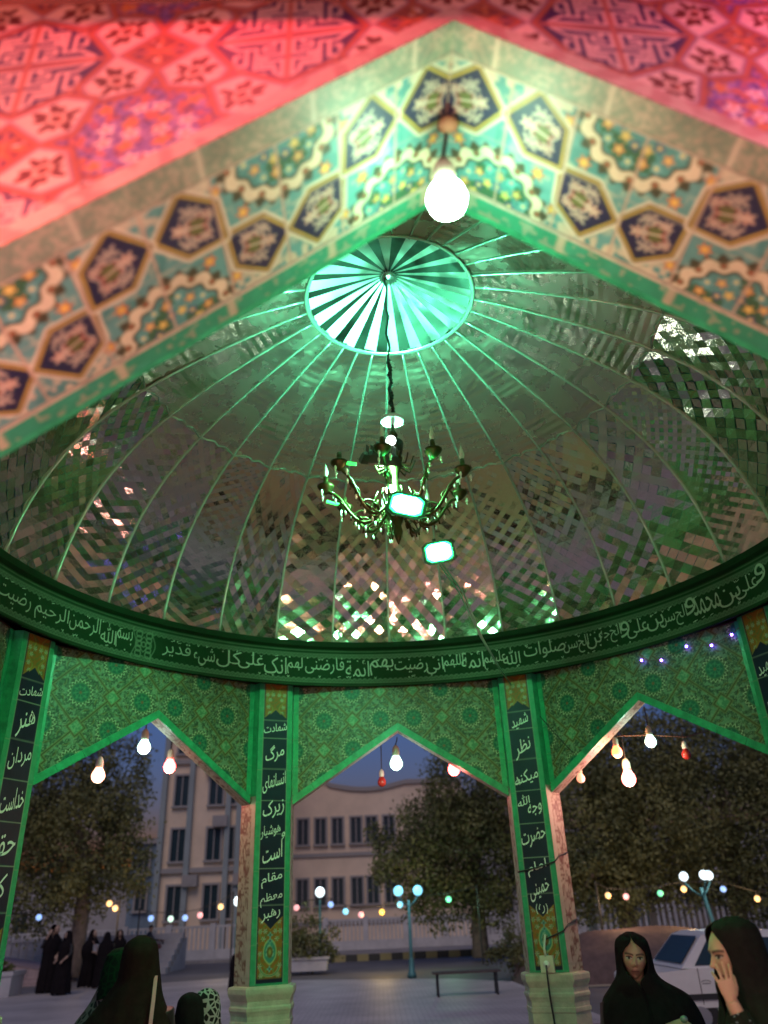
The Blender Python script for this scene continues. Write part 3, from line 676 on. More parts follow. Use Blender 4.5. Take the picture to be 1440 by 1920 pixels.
# ---------------- mirrored dome: 32 gores of corrugated mirror, ribs and a pleated cap
PR = [(3.02, 3.945), (2.965, 4.20), (2.83, 4.52), (2.62, 4.85), (2.34, 5.13), (1.96, 5.37), (1.52, 5.57), (1.08, 5.745), (.655, 5.875)]
pr = np.array(PR); sl_ = np.r_[0, np.cumsum(np.hypot(np.diff(pr[:, 0]), np.diff(pr[:, 1])))]
def prof(s):
    # smooth interpolation along the meridian
    tt = sl_ / sl_[-1]; k = np.polyfit(tt, pr[:, 0], 5), np.polyfit(tt, pr[:, 1], 5); return np.polyval(k[0], s), np.polyval(k[1], s)
def mirror(name, base, rough, bs, metal=1.0):
    m = bpy.data.materials.new(name); m.use_nodes = True; n = m.node_tree; b = n.nodes['Principled BSDF']
    b.inputs['Base Color'].default_value = (*base, 1); b.inputs['Metallic'].default_value = metal; b.inputs['Roughness'].default_value = rough
    tc = n.nodes.new('ShaderNodeTexCoord'); t = n.nodes.new('ShaderNodeTexNoise'); t.inputs['Scale'].default_value = 45; t.inputs['Detail'].default_value = 3
    n.links.new(tc.outputs['Object'], t.inputs['Vector']); bp = n.nodes.new('ShaderNodeBump'); bp.inputs['Strength'].default_value = bs; bp.inputs['Distance'].default_value = .002
    n.links.new(t.outputs['Fac'], bp.inputs['Height']); n.links.new(bp.outputs[0], b.inputs['Normal'])
    t2 = n.nodes.new('ShaderNodeTexNoise'); t2.inputs['Scale'].default_value = 5; t2.inputs['Detail'].default_value = 6; n.links.new(tc.outputs['Object'], t2.inputs['Vector'])
    r = n.nodes.new('ShaderNodeMapRange'); r.inputs['From Min'].default_value = .35; r.inputs['From Max'].default_value = .65; r.inputs['To Min'].default_value = rough * .7; r.inputs['To Max'].default_value = rough * 1.5
    n.links.new(t2.outputs['Fac'], r.inputs[0]); n.links.new(r.outputs[0], b.inputs['Roughness'])
    return m
M_mir = mirror('ribbed_mirror_glass', (.82, .72, .64), .09, .30, .98)
M_mir2 = mirror('dusty_upper_mirror', (.74, .62, .54), .24, .18, .96)
M_rib = mat('glass_rib', (.62, .72, .64), .25, .55)
NG = 32; OFF = math.radians(-.9)
dome = empty('dome'); dome.parent = pav
hw = PI / NG
def meridian_normal(s):
    r, z = prof(s); r2, z2 = prof(s + .004); t = np.array([r2 - r, z2 - z]); t /= np.linalg.norm(t); n = np.array([-t[1], t[0]])
    return n if n[0] < 0 else -n
SPLIT = .54
def gore(k, s0, s1, amp, lower):
    """diamond-cut mirrors in slanting rows; neighbouring rows lean opposite ways"""
    mb = MB(); th0 = OFF + (k + .5) * 2 * PI / NG; rg = np.random.default_rng(100 + k + 50 * lower)
    NU = int(rg.choice([8, 10, 12, 16])); PT = float(rg.uniform(.026, .066)); R = int(round((s1 - s0) * sl_[-1] / PT)); ch = rg.integers(0, 3); t0 = rg.normal(0, .022, 2)
    ph_ = rg.uniform(0, 6.28)
    for r in range(0, R + 1):
        for j in range(0, NU + 1):
            if (r + j) % 2 == 0: continue
            sc = s0 + (s1 - s0) * min(max(r / R, .004), .996); nin = meridian_normal(sc); rc, zc = prof(sc)
            jj = j if (ch == 0 or (ch == 2 and j < NU // 2)) else NU - j
            row = ((r + jj + 1) // 2) % 2; row2 = ((r - jj + 41) // 2) % 2
            f = .62 + .38 * math.sin(ph_ + sc * 11 + .25 * jj)
            t1 = amp * f * (1 if row else -1) + t0[0] + rg.normal(0, .020); t2 = amp * .75 * f * ((1 if row2 else -1) if lower else (.5 if row else -.5)) + t0[1] + rg.normal(0, .020)
            P = []
            for dj, dr in ((-1, 0), (0, -1), (1, 0), (0, 1)):
                q = min(max((r + dr), 0), R); u = min(max(j + dj, 0), NU); ss = s0 + (s1 - s0) * q / R; rr, zz = prof(ss)
                uu = u / NU * 2 - 1; cw = rr * math.sin(hw) * uu; cr = rr * math.cos(hw)
                off = (q - r) * PT * t1 + (u - j) * 2 * rr * math.sin(hw) / NU * t2
                cr += nin[0] * off; zz += nin[1] * off
                P.append((cr * math.sin(th0) + cw * math.cos(th0), cr * math.cos(th0) - cw * math.sin(th0), zz))
            if len({tuple(np.round(p, 5)) for p in P}) < 3: continue
            mb.add(P, [(0, 1, 2, 3)])
    return mb
def upper(k):
    """long plain strips of mirror, each a little out of true, with shallow cross ridges"""
    mb = MB(); th0 = OFF + (k + .5) * 2 * PI / NG; rg = np.random.default_rng(300 + k); R = 40; t0 = rg.normal(0, .018, 2); L = sl_[-1] * (1 - SPLIT); nu = 4
    rows = []
    for r in range(R + 1):
        s_ = SPLIT + (1 - SPLIT) * r / R; rr, zz = prof(s_); nin = meridian_normal(min(s_, .99)); row = []
        ridge = (.0030 + .0035 * (k % 3 == 1) if r % 2 else 0) * (1 - .7 * r / R) * (.6 + .4 * math.sin(k * 1.7 + r * .35))
        for j in range(nu + 1):
            u = j / nu * 2 - 1; cw = rr * math.sin(hw) * u; off = ridge + u * .09 * t0[0] + (r / R - .5) * L * t0[1] * .3 + .0007 * rg.normal(); cr = rr * math.cos(hw) + nin[0] * off
            row.append((cr * math.sin(th0) + cw * math.cos(th0), cr * math.cos(th0) - cw * math.sin(th0), zz + nin[1] * off))
        rows.append(row)
    return mb.loft(rows, cap=False, closed=False)
for k in range(NG):
    g = gore(k, 0, SPLIT, .085, 1).build('mirror_gore', M_mir, dome); upper(k).build('upper_mirror', M_mir2, g)
    mb = MB(); thm = OFF + (k + .5) * 2 * PI / NG; P = []
    for a, sh in ((0, .0), (.35, .018), (.5, .006), (.65, .018), (1, 0)):
        r, z = prof(SPLIT + sh * .7 - .004); tt = OFF + (k + a) * 2 * PI / NG; kk = math.cos(hw) / math.cos(tt - thm) if True else 1; P.append(((r * kk - .008) * math.sin(tt), (r * kk - .008) * math.cos(tt), z - .004))
    mb.tube(P, .007, 5); mb.build('seam_bead', M_rib, g, smooth=True)
    mb = MB(); th = OFF + k * 2 * PI / NG
    pts = []
    for s in np.linspace(0, 1, 26):
        r, z = prof(s); pts.append(((r - .004) * math.sin(th), (r - .004) * math.cos(th), z - .003))
    mb.tube(pts, [.011] * 26, 6); mb.build('rib', M_rib, dome, smooth=True)
# opaque shell behind the glass
mb = MB(); n = 64
mb.loft([[((prof(s)[0] + .10) * math.sin(2 * PI * i / n), (prof(s)[0] + .10) * math.cos(2 * PI * i / n), prof(s)[1] + .05) for i in range(n)] for s in np.linspace(0, 1, 16)] + [[(.02 * math.sin(2 * PI * i / n), .02 * math.cos(2 * PI * i / n), 6.3) for i in range(n)]], cap=False)
mb.build('dome_shell', mat('turquoise_dome_tile', (.05, .28, .30), .35, noise=.3, nscale=12), dome, smooth=True)
# pleated cap; the uplight's stripes are put into pale and dark pleat colours
mb = MB(); mb2 = MB(); n = 40; r0, z0 = .675, 5.868
for i in range(n):
    a0, a1 = OFF + i * 2 * PI / n, OFF + (i + 1) * 2 * PI / n
    d0, d1 = (.012, -.012) if i % 2 == 0 else (-.012, .012)
    V = []
    for r in np.linspace(.05, r0, 6):
        f = r / r0; z = 6.15 - (6.15 - z0) * (f ** 1.05)
        V += [(r * math.sin(a0), r * math.cos(a0), z + d0 * f), (r * math.sin(a1), r * math.cos(a1), z + d1 * f)]
    (mb if i % 2 == 0 else mb2).add(V, [(2 * q, 2 * q + 1, 2 * q + 3, 2 * q + 2) for q in range(5)])
cap = mb.build('pleated_cap', mirror('lit_satin_pleat', (.94, .95, .94), .44, .1, .92), dome)
mb2.build('mirror_pleats', mirror('unlit_satin_pleat', (.09, .10, .09), .42, .1), cap)
mb = MB(); mb.lathe([(.0, -.02), (.05, -.015), (.075, .0), (.06, .03), (.02, .05)], 20, (0, 0, 6.10)); mb.build('boss', mat('nickel', (.5, .52, .5), .25, .9), cap, smooth=True)
mb = MB(); mb.loft([[(r * math.sin(2 * PI * i / 64), r * math.cos(2 * PI * i / 64), z) for i in range(64)] for r, z in ((.675, 5.872), (.69, 5.85), (.675, 5.845), (.655, 5.862))], cap=False); mb.build('cap_rim', M_rib, cap, smooth=True)

# ---------------- floor of the pavilion and the square
mb = MB(); mb.prism(octo(5.6)[::-1], -.2, 0.0)
flo = mb.build('pavilion_floor', mat('stone_paving', (.30, .29, .28), .55, noise=.2, nscale=3, bump=.2, bscale=8)); tag(flo, kind='structure')
# ================================================================ THE SQUARE AROUND IT
GZ, RZ = -.2, -.32
def paving(name, c1, c2, bw, bh, rough=.6, sc=1.):
    m = bpy.data.materials.new(name); m.use_nodes = True; n = m.node_tree; b = n.nodes['Principled BSDF']; b.inputs['Roughness'].default_value = rough
    tc = n.nodes.new('ShaderNodeTexCoord'); br = n.nodes.new('ShaderNodeTexBrick'); br.inputs['Scale'].default_value = sc
    br.inputs['Color1'].default_value = (*c1, 1); br.inputs['Color2'].default_value = (*c2, 1); br.inputs['Mortar'].default_value = (*[c * .5 for c in c1], 1)
    br.inputs['Brick Width'].default_value = bw; br.inputs['Row Height'].default_value = bh; br.inputs['Mortar Size'].default_value = .008
    n.links.new(tc.outputs['Object'], br.inputs['Vector'])
    t = n.nodes.new('ShaderNodeTexNoise'); t.inputs['Scale'].default_value = .8; t.inputs['Detail'].default_value = 8; n.links.new(tc.outputs['Object'], t.inputs['Vector'])
    r = n.nodes.new('ShaderNodeMapRange'); r.inputs['From Min'].default_value = .3; r.inputs['From Max'].default_value = .7; r.inputs['To Min'].default_value = .7; r.inputs['To Max'].default_value = 1.1; n.links.new(t.outputs['Fac'], r.inputs[0])
    mx = n.nodes.new('ShaderNodeVectorMath'); mx.operation = 'SCALE'; n.links.new(br.outputs[0], mx.inputs[0]); n.links.new(r.outputs[0], mx.inputs['Scale']); n.links.new(mx.outputs[0], b.inputs['Base Color'])
    bp = n.nodes.new('ShaderNodeBump'); bp.inputs['Strength'].default_value = .3; bp.inputs['Distance'].default_value = .01; n.links.new(br.outputs['Fac'], bp.inputs['Height']); bp.invert = True; n.links.new(bp.outputs[0], b.inputs['Normal'])
    return m
mb = MB(); mb.add([(-400, -200, RZ), (400, -200, RZ), (400, 500, RZ), (-400, 500, RZ)], [(0, 1, 2, 3)])
tag(mb.build('road', mat('asphalt', (.10, .10, .11), .6, noise=.25, nscale=.6, bump=.2, bscale=30)), kind='structure')
# raised pavement in front, its kerb line bends
KL = [(-60, -40), (8, -40), (8, 6.9), (3.5, 8.9), (3.1, 18.3), (1.6, 20.2), (-2.95, 22.4), (-5.05, 24.8), (-8.0, 23.2), (-11.2, 21.3), (-30, 14)]
mb = MB(); mb.prism(KL, RZ - .02, GZ); tag(mb.build('pavement', paving('grey_pavers', (.50, .46, .44), (.44, .405, .39), .2, .1, .55)), kind='structure')
mb = MB(); kp = KL[2:]
for a, b in zip(kp[:-1], kp[1:]):
    a = np.array(a); b = np.array(b); e = (b - a) / np.linalg.norm(b - a); nn = np.array([-e[1], e[0]]); nn = nn if nn @ (np.array([0, 5]) - a) > 0 else -nn
    q = [a, b, b + nn * .18, a + nn * .18]; mb.add([(p[0], p[1], GZ + .004) for p in q], [(0, 1, 2, 3)] if e[0] < 0 else [(0, 1, 2, 3)])
tag(mb.build('kerb', mat('kerb_stone', (.42, .40, .39), .6, noise=.2, nscale=4)), kind='structure')
mb = MB(); mb.add([(-2.0, 6.5, GZ + .006), (4.5, 6.5, GZ + .006), (3.4, 9.6, GZ + .006), (-.5, 10.6, GZ + .006)], [(0, 1, 2, 3)])
tag(mb.build('red_paving', paving('red_pavers', (.33, .17, .14), (.28, .15, .12), .2, .1)), kind='structure')
mb = MB(); mb.prism([(-60, 38.5), (60, 38.5), (60, 120), (-60, 120)], RZ - .02, GZ); tag(mb.build('far_pavement', paving('far_pavers', (.30, .28, .28), (.26, .25, .25), .4, .4)), kind='structure')

M_bld = mat('beige_render', (.72, .565, .42), .8, noise=.12, nscale=.7)
M_bld2 = mat('grey_render', (.34, .33, .33), .8, noise=.12, nscale=.7)
M_glass = mat('dark_window_glass', (.015, .035, .045), .3, spec=.3)
M_frame = mat('window_surround', (.30, .28, .27), .7)
def windows(parent, y, items, frame=True):
    """each window: its frame a part, its pane a piece of the frame"""
    for (x0, x1, z0, z1) in items:
        f = MB(); t = .12
        for c, d in ((((x0 + x1) / 2, y, z1 + t / 2), (x1 - x0 + 2 * t, .16, t)), (((x0 + x1) / 2, y - .04, z0 - t / 2), (x1 - x0 + 2.6 * t, .26, t)), ((x0 - t / 2, y, (z0 + z1) / 2), (t, .16, z1 - z0)), ((x1 + t / 2, y, (z0 + z1) / 2), (t, .16, z1 - z0)), (((x0 + x1) / 2, y, (z0 + z1) / 2), (.06, .08, z1 - z0))): f.box(c, d)
        fo = f.build('window', M_frame, parent)
        p = MB(); p.box(((x0 + x1) / 2, y + .045, (z0 + z1) / 2), (x1 - x0, .02, z1 - z0)); p.build('pane', M_glass, fo)
# curved-parapet building straight ahead
Yb = 50.
def bz(px, py, y): p = atY(px, py, y); return p[0], p[2]
b2 = empty('school_building', (-4, Yb, GZ), 'beige two storey building with a sagging parapet, seen through the middle arch', 'building')
b2.matrix_world = Matrix.Identity(4)
xl, xr = bz(540, 1600, Yb)[0], bz(760, 1600, Yb)[0] + 4
mb = MB(); top = []
for x in np.linspace(xl, xr, 40):
    u = (x - (xl + 2.6)) / 5.2; top.append((x, 9.45 - .38 * max(0, math.sin(PI * min(max(u, 0), 1))) ** 1 + (.25 if u < 0 else 0)))
V = [(x, Yb, GZ) for x, z in top] + [(x, Yb, z) for x, z in top] + [(x, Yb + 9, GZ) for x, z in top] + [(x, Yb + 9, z) for x, z in top]; n = len(top)
F = []
for i in range(n - 1): F += [(i, i + 1, n + i + 1, n + i), (n + i, n + i + 1, 3 * n + i + 1, 3 * n + i), (2 * n + i + 1, 2 * n + i, 3 * n + i, 3 * n + i + 1)]
F += [(0, n, 3 * n, 2 * n), (n - 1, 2 * n + n - 1, 3 * n + n - 1, 2 * n - 1)]
mb.add(V, F); mb.build('wall', M_bld, b2)
mb = MB(); 
for z in (5.0, 1.1): mb.box(((xl + xr) / 2, Yb - .06, z), (xr - xl, .12, .22))
for i in range(n - 1): 
    a, b = top[i], top[i + 1]; mb.add([(a[0], Yb - .15, a[1] - .25), (b[0], Yb - .15, b[1] - .25), (b[0], Yb - .15, b[1] + .03), (a[0], Yb - .15, a[1] + .03), (a[0], Yb + .1, a[1] - .25), (b[0], Yb + .1, b[1] - .25), (b[0], Yb + .1, b[1] + .03), (a[0], Yb + .1, a[1] + .03)], [(0, 1, 2, 3), (3, 2, 6, 7), (0, 4, 5, 1)])
mb.build('cornice', M_frame, b2)
it = []
for px in (568, 601, 633, 668, 697, 730):
    x = bz(px, 1575, Yb)[0]
    it.append((x - .33, x + .33, 5.65, 7.2)); it.append((x - .33, x + .33, 2.1, 3.6))
windows(b2, Yb - .05, it)
# tall building to its left
Yc = 44.
b1 = empty('office_block', (0, 0, 0), 'tall beige grey office block with upright pilasters, seen through the left arch', 'building')
x0, x1 = bz(297, 1600, Yc)[0], bz(492, 1600, Yc)[0]; mb = MB(); mb.box(((x0 + x1) / 2, Yc + 6, 8), (x1 - x0, 12, 16.4)); mb.build('wall', M_bld, b1)
mb = MB()
for px in (300, 352, 425, 446, 488):
    x = bz(px, 1600, Yc)[0]; mb.box((x, Yc - .16, 8), (.30, .32, 16.2))
mb.build('pilasters', mat('pale_green_grey_render', (.27, .31, .31), .8, noise=.1, nscale=1), b1)
it = []
for px in (333, 400, 438, 470):
    xw = bz(px, 1600, Yc)[0]
    for z in (1.6, 4.6, 7.6, 10.6, 13.2): it.append((xw - .38, xw + .38, z, z + 1.7))
windows(b1, Yc - .05, it)
mb = MB(); mb.box(((x0 + x1) / 2, Yc - .1, 4.1), (x1 - x0, .2, .25)); mb.box(((x0 + x1) / 2, Yc - .1, 10.1), (x1 - x0, .2, .25)); mb.box(((x0 + x1) / 2, Yc + 6, 16.5), (x1 - x0 + .8, 12.8, .5)); mb.build('cornice', M_frame, b1)
for px, z in ((362, 3.9), (412, 7.0), (455, 3.9), (392, 10.0)):
    x = bz(px, 1600, Yc)[0]; mb = MB(); mb.box((x, Yc - .28, z - .35), (.85, .5, .6)); mb.tube([(x, Yc - .55, z - .35), (x, Yc - .54, z - .35)], .22, 14); mb.build('air_conditioner', M_frame, b1)
b3 = empty('stair_tower', (0, 0, 0), 'narrow blue grey tiled tower beside the office block', 'building')
x0, x1 = bz(248, 1600, 47)[0], bz(296, 1600, 47)[0]; mb = MB(); mb.box(((x0 + x1) / 2, 50, 2.8), (x1 - x0, 6, 6.2)); mb.build('wall', mat('blue_grey_tile', (.13, .19, .25), .5, noise=.2, nscale=2), b3)
mb = MB(); mb.box(((x0 + x1) / 2, 50, 6.0), (x1 - x0 + .4, 6.4, .3)); mb.build('roof', M_frame, b3)
windows(b3, 46.95, [((x0 + x1) / 2 - .3, (x0 + x1) / 2 + .3, z, z + 1.2) for z in (2.2, 4.2)])

# long low buildings added to cover the reddish horizon sky behind the trees
for xa, xb, y, h, lab in ((-62, -13.5, 62, 5.2, 'long low grey building behind the left tree'), (6, 64, 58, 6.5, 'long plain building hidden behind the right hand trees')):
    t = empty('low_building', (0, 0, 0), lab, 'building'); mb = MB(); mb.box(((xa + xb) / 2, y + 4, GZ + h / 2), (xb - xa, 8, h)); mb.build('wall', M_bld2, t); mb = MB(); mb.box(((xa + xb) / 2, y + 4, GZ + h + .15), (xb - xa + .6, 8.6, .3)); mb.build('roof', M_frame, t)
    windows(t, y - .05, [(x - .5, x + .5, 1.2, 2.6) for x in np.arange(xa + 3, xb - 2, 4.5)])
# ---------------- fences and low walls
M_wht = mat('whitewashed_wall', (.46, .45, .46), .75, noise=.15, nscale=2)
def wall_fence(name, x0, x1, y, z0, h, label, cat, post=2.2):
    t = empty(name, (0, 0, 0), label, cat); mb = MB(); mb.box(((x0 + x1) / 2, y, z0 + .22), (x1 - x0, .2, .44)); mb.build('base_wall', M_wht, t)
    mb = MB(); n = int((x1 - x0) / .22)
    for i in range(n): mb.box((x0 + (i + .5) * (x1 - x0) / n, y, z0 + .44 + (h - .44) / 2), (.09, .07, h - .44))
    mb.box(((x0 + x1) / 2, y, z0 + h - .05), (x1 - x0, .10, .10)); mb.build('balusters', M_wht, t)
    for i in range(int((x1 - x0) / post) + 1): mb = MB(); mb.box((x0 + i * post, y, z0 + h / 2 + .05), (.28, .28, h + .1)); mb.build('post', M_wht, t)
    return t
wall_fence('boundary_fence', -24, -6.2, 39.5, GZ, 1.5, 'long white balustrade fence in front of the office block', 'fence')
wall_fence('boundary_fence', -3.2, 16, 43.5, GZ, 1.5, 'white balustrade fence under the trees beyond the middle arch', 'fence')
wall_fence('boundary_fence', 7.5, 26, 27, RZ, 1.9, 'pale blue grey railing seen beyond the right arch', 'fence')
# striped kerb stones on the far side of the road
t = empty('painted_kerb', (0, 0, 0), 'row of kerb stones painted in yellow and black stripes across the road', 'kerb')
y_, d_ = [], []
mbs = (MB(), MB())
for i in range(22): mbs[i % 2].box((-3.0 + i * .5, 34.2, RZ + .13), (.49, .22, .26))
mbs[0].build('yellow_stones', mat('yellow_paint', (.26, .22, .10), .6), t); mbs[1].build('black_stones', mat('black_paint', (.03, .03, .03), .6), t)
# terraced stone steps at the far left
t = empty('terrace_steps', (0, 0, 0), 'broad pale stone steps with a metal railing behind the standing women', 'steps')
mb = MB()
for i in range(7): mb.box((-13.6 , 31.4 + i * .45, RZ + .10 + i * .2), (9.5, .46, .2 + .0)); 
for i in range(7): mb.box((-13.6, 31.62 + i * .45 + .2, RZ + (i * .2) / 2), (9.5, .44, i * .2 + .001))
mb.build('treads', mat('pale_limestone', (.36, .35, .37), .7, noise=.12, nscale=2), t)
mb = MB()
for i in range(9): mb.tube([(-16.5 + i * .3, 30.9, RZ), (-16.5 + i * .3, 30.9, RZ + 1.35)], .03, 6)
mb.tube([(-16.6, 30.9, RZ + 1.3), (-13.9, 30.9, RZ + 1.3)], .035, 6); mb.build('railing', mat('grey_metal', (.45, .44, .44), .5, .4), t)
t = empty('rubble_ramp', (0, 0, 0), 'sloping reddish brick ramp left of the standing women', 'ramp')
mb = MB(); mb.add([(-17, 27.3, RZ), (-11.7, 27.3, RZ), (-11.7, 30, RZ), (-17, 30, RZ), (-17, 27.6, RZ + 1.25), (-11.7, 27.6, RZ + .35), (-11.7, 30, RZ + .35), (-17, 30, RZ + 1.25)], [(0, 1, 5, 4), (4, 5, 6, 7), (1, 2, 6, 5), (2, 3, 7, 6), (3, 0, 4, 7)])
mb.build('brickwork', paving('old_brick', (.30, .22, .22), (.24, .17, .18), .3, .12), t)
# brown canvas mound at the right
t = empty('tarpaulin_mound', (0, 0, 0), 'low heap under a ridged brown canvas between the pillar and the white pickup', 'tarpaulin')
V = []; F = []; nx, ny = 40, 16
cxm = atY(1150, 1790, 19)[0]
for j in range(ny):
    for i in range(nx):
        x = (i / (nx - 1) * 2 - 1); y = (j / (ny - 1) * 2 - 1); h = max(0, 1 - x * x) ** .6 * max(0, 1 - y * y) ** .5
        V.append((cxm + 1 + 3.6 * x, 19 + 1.8 * y, RZ + 1.25 * h + .05 * math.sin(9 * h * 2 + x * 3)))
for j in range(ny - 1):
    for i in range(nx - 1): F.append((j * nx + i, j * nx + i + 1, (j + 1) * nx + i + 1, (j + 1) * nx + i))
raw('canvas', V, F, mat('brown_canvas', (.10, .062, .055), .85, noise=.3, nscale=6), t, True)
mb = MB(); mb.tube([(cxm + 1 + 3.6 * x, 19 - 1.82 * math.sqrt(max(0, 1 - x * x * .2)), RZ + .02) for x in np.linspace(-1, 1, 16)], .03, 6); mb.build('rope', mat('rope', (.3, .25, .18), .9), t)

# ---------------- trees
def leafmat(name, c1, c2):
    m = bpy.data.materials.new(name); m.use_nodes = True; n = m.node_tree; b = n.nodes['Principled BSDF']; b.inputs['Roughness'].default_value = .6
    tc = n.nodes.new('ShaderNodeTexCoord'); t = n.nodes.new('ShaderNodeTexNoise'); t.inputs['Scale'].default_value = .9; t.inputs['Detail'].default_value = 5; n.links.new(tc.outputs['Object'], t.inputs['Vector'])
    r = n.nodes.new('ShaderNodeValToRGB'); r.color_ramp.elements[0].position = .35; r.color_ramp.elements[1].position = .65; r.color_ramp.elements[0].color = (*c1, 1); r.color_ramp.elements[1].color = (*c2, 1)
    n.links.new(t.outputs['Fac'], r.inputs[0]); n.links.new(r.outputs[0], b.inputs['Base Color']); return m
M_leaf = leafmat('dusty_olive_leaves', (.085, .098, .030), (.20, .20, .062)); M_leaf2 = leafmat('dark_green_leaves', (.065, .082, .026), (.16, .165, .05)); M_bark = mat('bark', (.20, .16, .13), .9, noise=.35, nscale=5, bump=.5, bscale=12)
def foliage(name, blobs, n, size, m, parent, seed):
    g = np.random.default_rng(seed); P = []
    w = np.array([b[3] * b[4] * b[5] for b in blobs]); w = w / w.sum()
    for b, c in zip(blobs, (w * n).astype(int)):
        # clumps of leaves inside each bough
        nc = max(6, c // 60); d = g.normal(size=(nc, 3)); d /= np.linalg.norm(d, axis=1)[:, None]; rad = g.uniform(.35, 1.05, nc) ** .6
        cc = np.array(b[:3]) + d * rad[:, None] * np.array(b[3:6]); k = g.integers(0, nc, c)
        P.append(cc[k] + g.normal(size=(c, 3)) * np.array(b[3:6]) * .13)
    P = np.concatenate(P); n = len(P)
    a = g.normal(size=(n, 3)); a /= np.linalg.norm(a, axis=1)[:, None]; b = np.cross(a, g.normal(size=(n, 3))); b /= np.linalg.norm(b, axis=1)[:, None]
    s = size * g.uniform(.6, 1.4, (n, 1)); V = np.stack([P - a * s, P + b * s * .45, P + a * s, P - b * s * .45], 1).reshape(-1, 3)
    return raw(name, V, np.arange(4 * n).reshape(n, 4), m, parent)
def tree(name, base, h, blobs, n, size, m, seed, label, forks=5, lean=0, r0=None):
    t = empty(name, (0, 0, 0), label, 'tree', 'trees round the square'); g = np.random.default_rng(seed); mb = MB(); b = np.array(base, float); r0 = r0 or h * .028
    fk = b + (lean * .4, 0, h * .42); mb.tube([b, b * .6 + fk * .4 + g.normal(size=3) * .08, fk], [r0 * 1.25, r0, r0 * .8], 9)
    for q in range(forks):
        bl = blobs[q % len(blobs)]; e = np.array(bl[:3]) + g.normal(size=3) * .3; mid = fk * .5 + e * .5 + g.normal(size=3) * .35
        mb.tube([fk - (0, 0, .1), mid, e], [r0 * .7, r0 * .5, r0 * .2], 7)
    mb.build('trunk', M_bark, t, True); foliage('crown', blobs, n, size, m, t, seed + 1); return t
def blobs_px(l, dep): # (px, py, y, radius px) -> boughs
    out = []
    for px, py, y, rx, rz in l:
        p = atY(px, py, y); s = (y - CP[1]) / (FPX * .86) ; out.append((p[0], p[1], p[2], rx * s, min(rx, rz) * s * dep, rz * s))
    return out
tree('plane_tree', (*atY(150, 1720, 29)[:2], GZ), 10, blobs_px([(60, 1640, 29, 75, 80), (150, 1560, 29, 95, 100), (90, 1470, 29, 90, 80), (210, 1470, 30, 60, 75), (225, 1600, 29, 45, 85), (130, 1400, 29, 80, 60), (30, 1540, 29, 80, 90), (170, 1660, 28, 75, 50)], .9), 38000, .085, M_leaf, 11, 'dense dusty olive tree filling the left arch behind the standing women')
tree('plane_tree', (*atY(900, 1760, 30)[:2], GZ), 10, blobs_px([(880, 1470, 30, 70, 90), (830, 1560, 30, 80, 75), (790, 1620, 29, 75, 65), (900, 1600, 30, 90, 80), (960, 1520, 31, 80, 90), (860, 1690, 29, 85, 40), (745, 1590, 30, 45, 55), (930, 1680, 30, 60, 50)], .9), 42000, .085, M_leaf2, 21, 'broad dark tree rising behind the right pillar of the middle arch')
tree('plane_tree', (*atY(1180, 1740, 24)[:2], RZ), 10, blobs_px([(1110, 1560, 24, 75, 100), (1210, 1540, 24, 95, 100), (1130, 1650, 23, 90, 60), (1230, 1640, 24, 90, 55), (1180, 1430, 25, 110, 80), (1060, 1640, 24, 50, 60)], .9), 46000, .078, M_leaf, 31, 'spreading olive tree behind the coloured bulbs of the right arch')
tree('plane_tree', (*atY(1400, 1760, 26)[:2], RZ), 10, blobs_px([(1350, 1500, 26, 100, 100), (1430, 1560, 26, 100, 110), (1330, 1620, 25, 80, 60), (1420, 1660, 25, 90, 45), (1370, 1410, 27, 120, 80), (1480, 1440, 27, 100, 90)], .9), 46000, .078, M_leaf2, 41, 'tall dark tree at the right edge above the pickup')
def bush(base, blobs, n, size, m, seed, label, name='round_shrub'):
    t = empty(name, (0, 0, 0), label, 'shrub'); g = np.random.default_rng(seed); mb = MB(); b = np.array(base)
    for q in range(6): e = np.array(blobs[q % len(blobs)][:3]) + g.normal(size=3) * .1; mb.tube([b + g.normal(size=3) * (.1, .1, 0), e], [.03, .01], 5)
    mb.build('stems', M_bark, t); foliage('leaves', blobs, n, size, m, t, seed); return t
bush((*atY(575, 1800, 27)[:2], GZ), blobs_px([(560, 1755, 27, 50, 40), (600, 1770, 27, 40, 32), (530, 1765, 27, 35, 35)], 1), 3500, .07, M_leaf2, 51, 'dark rounded shrub behind the white planter kerb of the middle arch')
bush((*atY(970, 1810, 20)[:2], GZ), blobs_px([(965, 1785, 20, 35, 35), (995, 1800, 20, 25, 28)], 1), 2500, .05, M_leaf2, 52, 'small dark shrub left of the pillar with the socket')
# planters
def planter(c, w, d, h, label):
    t = empty('stone_planter', (0, 0, 0), label, 'planter'); mb = MB(); x, y, z = c
    mb.loft([[(x - w * f, y - d * f, z + k), (x + w * f, y - d * f, z + k), (x + w * f, y + d * f, z + k), (x - w * f, y + d * f, z + k)] for f, k in ((.48, 0), (.5, h * .8), (.54, h * .82), (.54, h), (.46, h), (.46, h * .85))]); mb.build('trough', M_wht, t)
    mb = MB(); mb.box((x, y, z + h * .86), (w * .9, d * .9, .02)); mb.build('soil', mat('soil', (.05, .04, .03), .95), t); return t
pc = atZ(570, 1822, GZ); planter((pc[0], pc[1] + .6, GZ), 1.6, 1.0, .42, 'low white planter kerb below the dark rounded shrub')
pc = atZ(2, 1868, GZ); planter((pc[0] - .1, pc[1], GZ), 1.0, .9, .62, 'small square stone planter at the left edge of the pavement')
foliage('planter_grass', [(pc[0] - .1, pc[1], GZ + .70, .38, .36, .13)], 900, .06, M_leaf2, None, 77); g_ = bpy.data.objects['planter_grass']; tag(g_, 'tuft of green growing in the square planter at the left edge', 'plant')

